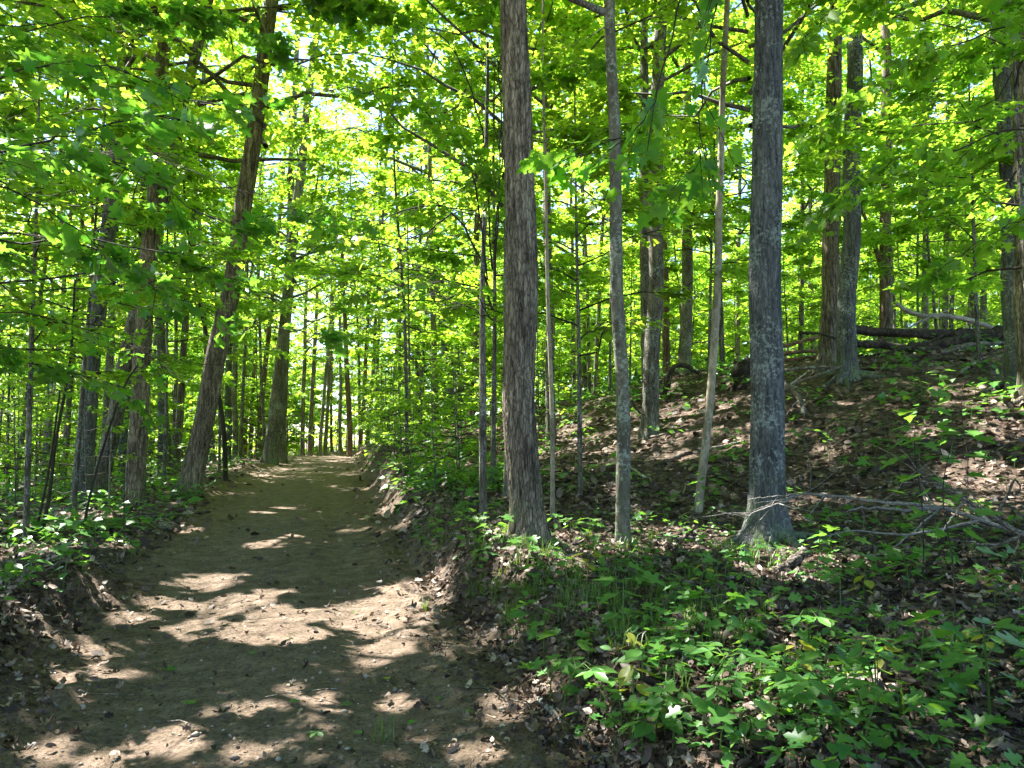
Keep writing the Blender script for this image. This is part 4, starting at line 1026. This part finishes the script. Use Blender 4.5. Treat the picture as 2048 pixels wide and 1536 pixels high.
stone(1101, 1413, 13, M_STONE, 'small round stone at the upper end of the crooked bare stick', 5)
stone(580, 1372, 14, M_STONE, 'small pale stone in the middle of the track', 6)
stone(347, 1470, 8, M_STONE, 'tiny grey stone on the track at lower left', 7)

# ------------------------------------------------------------------ leaf litter, pebbles, grass, ground cover: nobody could count them
def ground_normals(x, y):
    e = .04
    return np.stack([-(gz_at(x + e, y) - gz_at(x - e, y)) / (2 * e), -(gz_at(x, y + e) - gz_at(x, y - e)) / (2 * e), np.ones_like(x)], -1)
def wedge(rg, n, r0, r1, power=1.0, half=.64):
    u = rg.random(n)
    r = r0 * (r1 / r0)**u if power == 1 else (r0**(2 - power) + u * (r1**(2 - power) - r0**(2 - power)))**(1 / (2 - power))
    a = rg.uniform(-half, half, n)
    return np.sin(a) * r, np.cos(a) * r
def litter(n, r0, r1, size, tmpl, seed):
    rg = np.random.default_rng(seed)
    x, y = wedge(rg, n, r0, r1, 1.0)
    off, rt, lf, hw = road_uv(x, y)
    edge = np.maximum(rt, lf)
    p = sstep(-.15, .35, edge) + (.16 if size < .06 else .025) + .14 * sstep(-.6, 0, edge)
    p *= .45 + .75 * sstep(-.5, .4, fbm(x * 1.1, y * 1.1, 0, 81, 3))
    win = (lf > 0) & (lf < 1.0) & (y < 9)
    p = np.where(win, p * .8, p)
    k = rg.random(n) < p
    x, y = x[k], y[k]; n = len(x)
    nr = ground_normals(x, y); nr /= np.linalg.norm(nr, axis=1)[:, None]
    nr = nr + .75 * rg.standard_normal((n, 3))
    ax = rg.standard_normal((n, 3)); ax[:, 2] *= .3
    sz = size * rg.uniform(.55, 1.35, n)
    z = gz_at(x, y) + rg.uniform(.004, .035, n)
    return leaf_soup(tmpl, np.stack([x, y, z], -1), ax, nr, sz)
S = Soup()
for i_, tm_ in enumerate(T_DEADS):
    S.add(*litter((7500, 7500, 3000, 8500)[i_], 2.4, 9, (.07, .065, .062, .075)[i_], tm_, 901 + i_))
S.add(*litter(16000, 6.5, 14, .08, T_DEAD, 906))
S.add(*litter(14000, 2.4, 9, .034, curl(T_MID, -.9), 907))
S.add(*litter(12000, 11, 34, .14, T_DEAD, 903))
tag(link('leaf_litter', S.mesh('leaf_litter', M_LITTER)), 'curled brown dead leaves strewn over the forest floor', 'leaf litter', None, 'stuff')

def pebbles():
    rg = np.random.default_rng(910)
    n = 7500
    x, y = wedge(rg, n, 2.6, 15, 1.0)
    off, rt, lf, hw = road_uv(x, y)
    k = (np.maximum(rt, lf) < .25) & (rg.random(n) < .35 + .65 * sstep(-.2, .5, noise(x * 1.4, y * 1.4, 0, 83)))
    x, y = x[k], y[k]; n = len(x)
    g = (1 + 5**.5) / 2
    ico = np.array([(1, 0, 0), (-1, 0, 0), (0, 1, 0), (0, -1, 0), (0, 0, 1), (0, 0, -1)], float)
    fc = np.array([(0, 2, 4), (2, 1, 4), (1, 3, 4), (3, 0, 4), (2, 0, 5), (1, 2, 5), (3, 1, 5), (0, 3, 5)])
    r = .004 + .012 * rg.random(n)**4 + .02 * rg.random(n)**14
    V = ico[None] * r[:, None, None] * rg.uniform(.6, 1.3, (n, 6, 1)) * np.array([1, 1, .7])
    a = rg.uniform(0, 6.28, n); c, s_ = np.cos(a)[:, None], np.sin(a)[:, None]
    V = np.stack([V[..., 0] * c - V[..., 1] * s_, V[..., 0] * s_ + V[..., 1] * c, V[..., 2]], -1)
    V += np.stack([x, y, gz_at(x, y) + r * .25], -1)[:, None, :]
    L = (np.arange(n)[:, None] * 6 + fc.ravel()[None, :]).ravel()
    m, nt, out = new_mat('pebble')
    geo = N(nt, 'ShaderNodeNewGeometry')
    p = N(nt, 'ShaderNodeBsdfPrincipled'); p.inputs['Roughness'].default_value = .85
    nt.links.new(ramp(nt, geo.outputs['Random Per Island'], [(0, (.09, .07, .05)), (.5, (.18, .14, .10)), (1, (.34, .29, .24))]), p.inputs['Base Color'])
    nt.links.new(p.outputs[0], out.inputs[0])
    tag(link('gravel', mesh_arrays('gravel', V.reshape(-1, 3), np.full(n * 8, 3), L, m)), 'small loose pebbles scattered over the dirt track', 'gravel', None, 'stuff')
pebbles()

def twig_litter():
    rg = np.random.default_rng(915)
    S = Soup()
    n = 520
    x, y = wedge(rg, n, 2.6, 15, 1.0)
    off, rt, lf, hw = road_uv(x, y)
    for i in range(n):
        if max(rt[i], lf[i]) < .0 and rg.random() < .55: continue
        L = rg.uniform(.08, .5) * (1.0 if y[i] < 8 else 1.6); a = rg.uniform(0, 6.28)
        t = np.linspace(-.5, .5, 5)
        bend = rg.uniform(-.15, .15) * L * (t**2) * 4
        X = x[i] + np.cos(a) * t * L - np.sin(a) * bend; Y = y[i] + np.sin(a) * t * L + np.cos(a) * bend
        Z = gz_at(X, Y) + .012 + rg.uniform(0, .05) * (t + .5)
        S.add(*tube(np.stack([X, Y, Z], -1), np.linspace(1, .5, 5) * rg.uniform(.002, .006) * (1 if y[i] < 8 else 1.6), 4, cap=False))
    tag(link('twig_litter', S.mesh('twig_litter', M_DEADWOOD)), 'thin dead twigs scattered over track and forest floor', 'twigs', None, 'stuff')
twig_litter()

def grass():
    rg = np.random.default_rng(920)
    cx, cy_ = [], []
    H = hits(rg.uniform(960, 1560, 190), rg.uniform(1080, 1420, 190))
    keep = noise(H[:, 0] * 1.2, H[:, 1] * 1.2, 0, 91) > -.05
    H = H[keep]
    for (px_, py_, n_, sp) in [(1490, 1110, 14, .25), (1245, 1105, 8, .18), (1000, 1140, 30, .5), (1030, 1170, 26, .5), (640, 1135, 5, .12), (625, 1495, 4, .2), (1290, 1260, 20, .4), (1400, 1320, 26, .5), (860, 1500, 5, .25), (940, 1080, 14, .4), (880, 1040, 14, .5), (1000, 1480, 6, .3)]:
        c = hit(px_, py_); q = c + rg.standard_normal((n_, 3)) * [sp, sp, 0]
        H = np.vstack([H, q])
    off, rt, lf, hw = road_uv(H[:, 0], H[:, 1])
    H = H[(np.maximum(rt, lf) > .2) | (rg.random(len(H)) < .06)]
    nb = 15
    M = len(H)
    a = rg.uniform(0, 6.28, (M, nb)); ln = rg.uniform(.07, .22, (M, nb)); lean = rg.uniform(.15, .9, (M, nb))
    bx = H[:, 0, None] + rg.standard_normal((M, nb)) * .03; by = H[:, 1, None] + rg.standard_normal((M, nb)) * .03
    bz = gz_at(bx, by) - .005
    ca, sa = np.cos(a), np.sin(a); w = .0032
    V = np.empty((M, nb, 5, 3))
    for k, (f, zf, ww) in enumerate([(0, 0, 1), (0, 0, -1), (.45, .75, .8), (.45, .75, -.8), (1, 1.0, 0)]):
        rr = ln * lean * f
        V[:, :, k, 0] = bx + ca * rr - sa * w * ww; V[:, :, k, 1] = by + sa * rr + ca * w * ww
        V[:, :, k, 2] = bz + ln * zf * (1 - .35 * lean * f)
    n = M * nb
    L = (np.arange(n)[:, None] * 5 + np.array([0, 1, 3, 2, 2, 3, 4])[None, :]).ravel()
    tag(link('grass', mesh_arrays('grass', V.reshape(-1, 3), np.tile([4, 3], n), L, M_GRASS)), 'thin green grass tufts along the top of the cut bank', 'grass', None, 'stuff')
grass()

def cover_density(x, y):
    off, rt, lf, hw = road_uv(x, y)
    d = np.where(off < 0, sstep(.15, .9, lf), sstep(.1, .6, rt) * .8)
    patch = sstep(-.15, .35, fbm(x * .8 + 5, y * .8, 0, 95, 3))
    d = d * (.10 + 1.1 * patch)
    lush = (off > 0) & (rt < 2.6) & (y > 8.6) & (y < 36)
    d = np.where(lush, np.maximum(d, .85 * sstep(.05, .5, rt)), d)
    slope_bare = (x > .6) & (x < 7.0) & (y > 8.6) & (y < 17)
    return np.where(slope_bare, d * .22, d)
def cover():
    rg = np.random.default_rng(930)
    S = Soup()
    for n, r0, r1, size, k in ((1250, 3.0, 14, .06, 6), (7000, 12, 75, .13, 7)):
        x, y = wedge(rg, n, r0, r1, 1.0, .68)
        kk = rg.random(n) < cover_density(x, y)
        x, y = x[kk], y[kk]; m = len(x)
        h = rg.uniform(.06, .30, m) * (1 if r0 < 10 else 1.6)
        a = rg.uniform(0, 6.28, (m, 1)) + np.arange(k)[None, :] * 2.4
        rad = rg.uniform(.03, .13, (m, k)) * (1 if r0 < 10 else 1.8)
        P = np.stack([x[:, None] + np.cos(a) * rad, y[:, None] + np.sin(a) * rad, (gz_at(x, y) + h)[:, None] * np.ones((1, k)) - rg.random((m, k)) * h[:, None] * .6], -1).reshape(-1, 3)
        ax = np.stack([np.cos(a), np.sin(a), -.15 + .25 * rg.standard_normal((m, k))], -1).reshape(-1, 3)
        nr = np.array([0, 0, 1.0]) + .3 * rg.standard_normal((m * k, 3))
        hm = np.repeat(rg.random(m) < .5, k); szs = size * rg.uniform(.5, 1.5, m * k)
        for tm_, sel_ in ((T_MID, hm), (T_MID, ~hm)) if r0 > 10 else ((T_OVAL, hm), (T_MAPLE, ~hm)):
            S.add(*leaf_soup(tm_, P[sel_], ax[sel_], nr[sel_], szs[sel_]))
    tag(link('undergrowth', S.mesh('undergrowth', M_COVER)), 'low green leafy ground cover under the trees', 'undergrowth', None, 'stuff')
cover()

# ------------------------------------------------------------------ seedlings and small plants
def unit_leaf(tmpl, name, mat):
    V, Fc = tmpl
    return mesh_arrays(name, V, [len(f) for f in Fc], [i for f in Fc for i in f], mat)
LEAF_ME = {'maple': unit_leaf(T_MAPLE, 'leaf', M_PLANT), 'oval': unit_leaf(T_OVAL, 'leaf', M_PLANT), 'leaflet': unit_leaf(T_LEAFLET, 'leaf', M_PLANT), 'yellow': unit_leaf(T_OVAL, 'leaf', M_YELLOW)}
TM = {'maple': T_MAPLE, 'oval': T_OVAL, 'leaflet': T_LEAFLET, 'yellow': T_OVAL}
from mathutils import Matrix
def leaf_matrix(pos, ax, nr, size):
    ax = ax / np.linalg.norm(ax); nr = nr - ax * (nr @ ax); nr /= np.linalg.norm(nr); sd = np.cross(nr, ax)
    M = Matrix.Identity(4)
    for r in range(3):
        M[r][0] = ax[r] * size; M[r][1] = sd[r] * size; M[r][2] = nr[r] * size; M[r][3] = pos[r]
    return M
def plant_shape(kind, rg, h, leaf):
    """stem tubes and leaves (pos, axis, normal, size)"""
    S = Soup(); out = []
    bend = rg.uniform(-.25, .25, 2) * h
    top = np.array([bend[0], bend[1], h])
    stem = catmull([[0, 0, -.04], [bend[0] * .2, bend[1] * .2, h * .5], top], 6)
    S.add(*tube(stem, np.linspace(.0032, .0016, 6) * (1 + h * 1.5), 5, cap=False))
    def put(p0, az, pet, size, tilt=-.12):
        d = np.array([math.cos(az), math.sin(az), rg.uniform(.05, .5)])
        p1 = p0 + d * pet
        S.add(*tube(np.stack([p0, (p0 + p1) / 2 + [0, 0, pet * .12], p1]), np.array([.0016, .0013, .001]), 3, cap=False))
        ax = np.array([math.cos(az + rg.normal() * .2), math.sin(az + rg.normal() * .2), tilt + rg.normal() * .18])
        out.append((p1, ax, np.array([0, 0, 1.0]) + .28 * rg.standard_normal(3), size))
    if kind == 'maple':
        n = int(rg.integers(2, 4))
        for j in range(n):
            f = 1 - .28 * j; p0 = np.array([np.interp(f * h, stem[:, 2], stem[:, 0]), np.interp(f * h, stem[:, 2], stem[:, 1]), f * h])
            a0 = rg.uniform(0, 6.28)
            for q in (0, math.pi): put(p0, a0 + j * 1.57 + q, leaf * rg.uniform(.5, 1.0), leaf * rg.uniform(.7, 1.15))
    elif kind in ('oval', 'yellow'):
        n = int(rg.integers(5, 9))
        for j in range(n):
            f = 1 - .7 * j / n; p0 = np.array([np.interp(f * h, stem[:, 2], stem[:, 0]), np.interp(f * h, stem[:, 2], stem[:, 1]), f * h])
            put(p0, j * 2.4 + rg.normal() * .3, leaf * .18, leaf * rg.uniform(.7, 1.15), -.2)
    else:
        for c in range(int(rg.integers(1, 4))):
            az = rg.uniform(0, 6.28); p1 = top + np.array([math.cos(az), math.sin(az), .15]) * leaf * rg.uniform(.5, 1.2)
            S.add(*tube(np.stack([top, (top + p1) / 2 + [0, 0, .02], p1]), np.array([.0018, .0015, .0012]), 3, cap=False))
            for q in range(5):
                a2 = az + (q - 2) * 1.05
                out.append((p1, np.array([math.cos(a2), math.sin(a2), -.15 + .1 * rg.normal()]), np.array([0, 0, 1.0]) + .15 * rg.standard_normal(3), leaf * (1.0 - .12 * abs(q - 2))))
    return S, out
PLANTS = {}
rgp = np.random.default_rng(940)
for kd, nv in (('maple', 7), ('oval', 6), ('leaflet', 4), ('yellow', 2)):
    PLANTS[kd] = []
    for i in range(nv):
        S, lv = plant_shape(kd, rgp, rgp.uniform(.08, .20), rgp.uniform(.065, .095))
        stem_me = S.mesh('stem', M_GRASS)
        fol = mesh_arrays('foliage', *leaf_soup(TM[kd], *[np.array([l[j] for l in lv]) for j in range(4)]), M_YELLOW if kd == 'yellow' else M_PLANT)
        PLANTS[kd].append((stem_me, fol, lv))
KNAME = {'maple': ('maple_seedling', 'maple seedling', 'seedling'), 'oval': ('leafy_plant', 'oval-leaved plant', 'plant'),
         'leaflet': ('creeper_plant', 'five-fingered creeper', 'plant'), 'yellow': ('leafy_plant', 'yellowish plant', 'plant')}
def plant_zone(px_, py_):
    if px_ < 420: return 'at the left edge of the track' if py_ > 1080 else 'under the left roadside trees'
    if px_ < 760 and py_ > 1000: return 'growing out of the bare track'
    if px_ < 1000: return 'on the bank before the brown furrowed trunk'
    if py_ > 1400: return 'low on the bank left of the splintered snag' if px_ < 1420 else 'at the bottom edge right of the splintered snag' if px_ < 1760 else 'in the bottom right corner'
    if py_ > 1230: return 'on the cut bank beside the track' if px_ < 1230 else 'in the litter below the slim grey-green trunk' if px_ < 1460 else 'in the litter below the thick lichen trunk' if px_ < 1760 else 'by the right edge below the fallen branch'
    if py_ > 1040: return 'at the foot of the brown furrowed trunk' if px_ < 1200 else 'between the slim and the thick lichen trunk' if px_ < 1480 else 'around the foot of the thick lichen trunk' if px_ < 1720 else 'in front of the bare fallen branch'
    return 'on the slope below the log pile' if px_ > 1560 else 'on the shady slope between the trunks'
PLACED = []
def plant(px_, py_, kd, scale, label=None):
    p = hit(px_, py_)
    stem_me, fol, lv = PLANTS[kd][int(rgp.integers(len(PLANTS[kd])))]
    nm, desc, cat = KNAME[kd]
    e = link(nm, None, None, (p[0], p[1], p[2] - .005), rgp.uniform(0, 6.28), scale)
    z_ = plant_zone(px_, py_)
    sz = 'tiny ' if scale < .75 else 'large ' if scale > 1.25 else ''
    tag(e, label or (sz + desc + ' ' + z_).replace('  ', ' '), cat, None if label else desc + ' ' + z_)
    link('stem', stem_me, e)
    if p[1] < 6.6:
        for l in lv:
            o = link('leaf', LEAF_ME[kd], e); o.matrix_local = leaf_matrix(*l)
    else:
        link('leaves', fol, e)['kind'] = 'stuff'
    PLACED.append((px_, py_))
def scatter_plants(n, x0, x1, y0, y1, kinds, s0, s1, dens=None):
    made = tries = 0
    while made < n and tries < n * 40:
        tries += 1
        a, b = rgp.uniform(x0, x1), rgp.uniform(y0, y1)
        if dens is not None and not dens(a, b): continue
        p = hit(a, b)
        off_, rt_, lf_, _ = road_uv(p[0], p[1])
        if max(rt_, lf_) < .15: continue
        if any((a - c)**2 + ((b - d) * 1.6)**2 < 26**2 for c, d in PLACED): continue
        if any((p[0] - c)**2 + (p[1] - d)**2 < .09 for c, d in TREES): continue
        plant(a, b, kinds[int(rgp.integers(len(kinds)))], rgp.uniform(s0, s1)); made += 1
bank = lambda a, b: b > 1060 + max(0, (1250 - a)) * .55
clump = lambda a, b: bank(a, b) and noise(a / 130., b / 75., 0, 99) > rgp.uniform(-.7, .25)
scatter_plants(115, 1040, 2040, 1130, 1530, ['maple'] * 4 + ['oval'] * 3 + ['leaflet', 'leaflet', 'yellow'], .55, 1.75, clump)
scatter_plants(46, 1040, 1500, 1040, 1180, ['maple', 'maple', 'maple', 'oval'], .8, 1.3, lambda a, b: True)
scatter_plants(40, 1600, 2040, 1010, 1180, ['maple', 'oval', 'maple'], .9, 1.6)
scatter_plants(34, 1560, 2040, 780, 1010, ['maple', 'oval'], .9, 1.8)
scatter_plants(26, 760, 1010, 980, 1150, ['maple', 'oval'], .9, 1.6)
scatter_plants(22, 0, 400, 1010, 1170, ['maple', 'oval'], 1.0, 1.8)
scatter_plants(10, 1120, 1480, 880, 1030, ['maple'], .8, 1.3)
for a, b, kd, s_, lab in [(125, 1185, 'oval', 1.9, 'sunlit leafy plant on the dirt ridge left of the track'), (60, 1200, 'oval', 1.5, 'leafy plant beside the sunlit one on the dirt ridge'), (10, 1180, 'oval', 1.8, 'leafy plant cut by the left picture edge'),
                          (625, 1492, 'leaflet', .8, 'small lone plant in the track at the bottom'), (580, 1290, 'oval', .6, 'tiny lone seedling in the middle of the track'), (1130, 1318, 'maple', 1.1, 'pale sunlit seedling on the bank edge'),
                          (1560, 1120, 'maple', 1.4, 'bright sunlit maple seedling before the grey root flare'), (1640, 1118, 'oval', 1.5, 'bright yellow-green leafy plant right of the broken log'), (1500, 1128, 'maple', 1.1, 'pale sunlit seedling in grass at the root flare'),
                          (1980, 1450, 'maple', 2.2, 'big maple seedling with large lobed leaves at the right edge'), (1890, 1440, 'oval', 2.3, 'big broad-leaved plant left of the large maple seedling'), (1560, 1420, 'oval', 1.9, 'broad-leaved plant in the lower right litter'),
                          (1330, 1395, 'leaflet', 1.3, 'five-fingered creeper on the bank below the grass'), (1820, 1190, 'oval', 2.2, 'broad-leaved plant before the bare fallen branch'), (1440, 1525, 'oval', 1.2, 'fresh leafy plant at the foot of the splintered snag'),
                          (2020, 1300, 'oval', 1.8, 'broad-leaved plant touching the right picture edge')]:
    plant(a, b, kd, s_, lab)
# taller thin-stemmed saplings at the right
def tall_sapling(px_, py_, top_py, leaf, label, seed):
    rg = np.random.default_rng(seed)
    p = hit(px_, py_); d = p[1]; top = at(px_ - 4, top_py, d); h = top[2] - p[2]
    e = link('thin_sapling', None, None, p); tag(e, label, 'sapling')
    st = catmull([[0, 0, -.05], [.02, 0, h * .4], [-.015, .02, h * .75], [top[0] - p[0], 0, h]], 16)
    link('stem', mesh_arrays('stem', *tube(st, np.linspace(.006, .0025, 16), 6), M_TWIG, True), e)
    pet = Soup()
    for j in range(9):
        f = 1 - .085 * j; z = h * f
        p0 = np.array([np.interp(z, st[:, 2], st[:, 0]), np.interp(z, st[:, 2], st[:, 1]), z])
        for q in (0, math.pi):
            if j > 5 and rg.random() < .5: continue
            az = j * 1.57 + q + rg.normal() * .3; dv = np.array([math.cos(az), math.sin(az), .12])
            p1 = p0 + dv * leaf * rg.uniform(.5, 1.4)
            pet.add(*tube(np.stack([p0, p1]), np.array([.002, .0014]), 4, cap=False))
            o = link('leaf', LEAF_ME['maple'], e); o.matrix_local = leaf_matrix(p1, np.array([dv[0], dv[1], -.2 + .2 * rg.normal()]), np.array([0, 0, 1.0]) + .25 * rg.standard_normal(3), leaf * rg.uniform(.75, 1.2))
    o = link('leaf_stalks', pet.mesh('leaf_stalks', M_TWIG), e); o['kind'] = 'stuff'
tall_sapling(1908, 1340, 880, .13, 'thin upright sapling with maple leaves near the right edge', 71)
tall_sapling(1846, 1190, 790, .14, 'thin sapling with spread maple leaves above the fallen branch', 72)
tall_sapling(1935, 1010, 760, .16, 'maple sapling on the slope under the root flare', 73)
tall_sapling(1420, 1060, 950, .10, 'low yellow-green sapling at the foot of the thin pale trunk', 74)

# ------------------------------------------------------------------ fresh leaves dropped on the track
for i, (a, b, sz, lab) in enumerate([(330, 1344, .085, 'fresh green leaf on the track left of centre'), (380, 1416, .09, 'pale green maple leaf lying at lower left of the track'), (830, 1447, .07, 'green leaf on the right half of the track at the bottom'),
                                     (582, 1411, .06, 'small green leaf in the middle of the track'), (775, 1364, .06, 'tan fallen leaf right of the track middle'), (882, 1400, .05, 'tiny green leaf on the track near the bank'),
                                     (685, 1415, .06, 'green leaf beside sun flecks on the track'), (935, 1430, .06, 'curled green leaf by the foot of the bank'), (715, 1228, .05, 'small leaf in the big sunny patch'), (500, 1312, .05, 'small pale leaf on the left of the track'), (720, 1475, .06, 'greyish leaf at the bottom of the track'), (1018, 1325, .09, 'yellow-tan leaf on the foot of the bank')]):
    p = hit(a, b)
    o = link('fallen_leaf', unit_leaf(T_MAPLE if i % 3 < 2 else T_OVAL, 'fallen_leaf', M_YELLOW if 'tan' in lab else M_PLANT)); o.matrix_local = Matrix.Translation((p[0], p[1], p[2] + .018)) @ leaf_matrix(np.zeros(3), np.array([math.cos(i * 2.1), math.sin(i * 2.1), .05]), np.array([.1, -.12, 1.0]), sz)
    tag(o, lab, 'leaf')

# ------------------------------------------------------------------ labels: things of one description are told apart by their order across the picture
_o = 'second third fourth fifth sixth seventh eighth ninth tenth eleventh twelfth thirteenth fourteenth fifteenth sixteenth seventeenth eighteenth nineteenth twentieth'.split()
_o += ['twenty-' + w for w in ('first second third fourth fifth sixth seventh eighth ninth').split()] + ['thirtieth']
ORD = ['leftmost'] + [w + ' from left' for w in _o]
by_label = {}
for o in list(COL.objects):
    if o.parent is None and o.get('label') and o.get('category'): by_label.setdefault(o['label'], []).append(o)
for lab, os_ in by_label.items():
    if len(os_) < 2 or 'beside the view' in lab: continue
    os_.sort(key=lambda o: float(to_px(np.array(o.location))[0]))
    if len(os_) <= len(ORD) and len(lab.split()) <= 13:
        for o, w in zip(os_, ORD):
            o['group'] = o.get('group') or lab
            o['label'] = lab + ', ' + w
    else:
        for o in os_: o['group'] = o.get('group') or lab
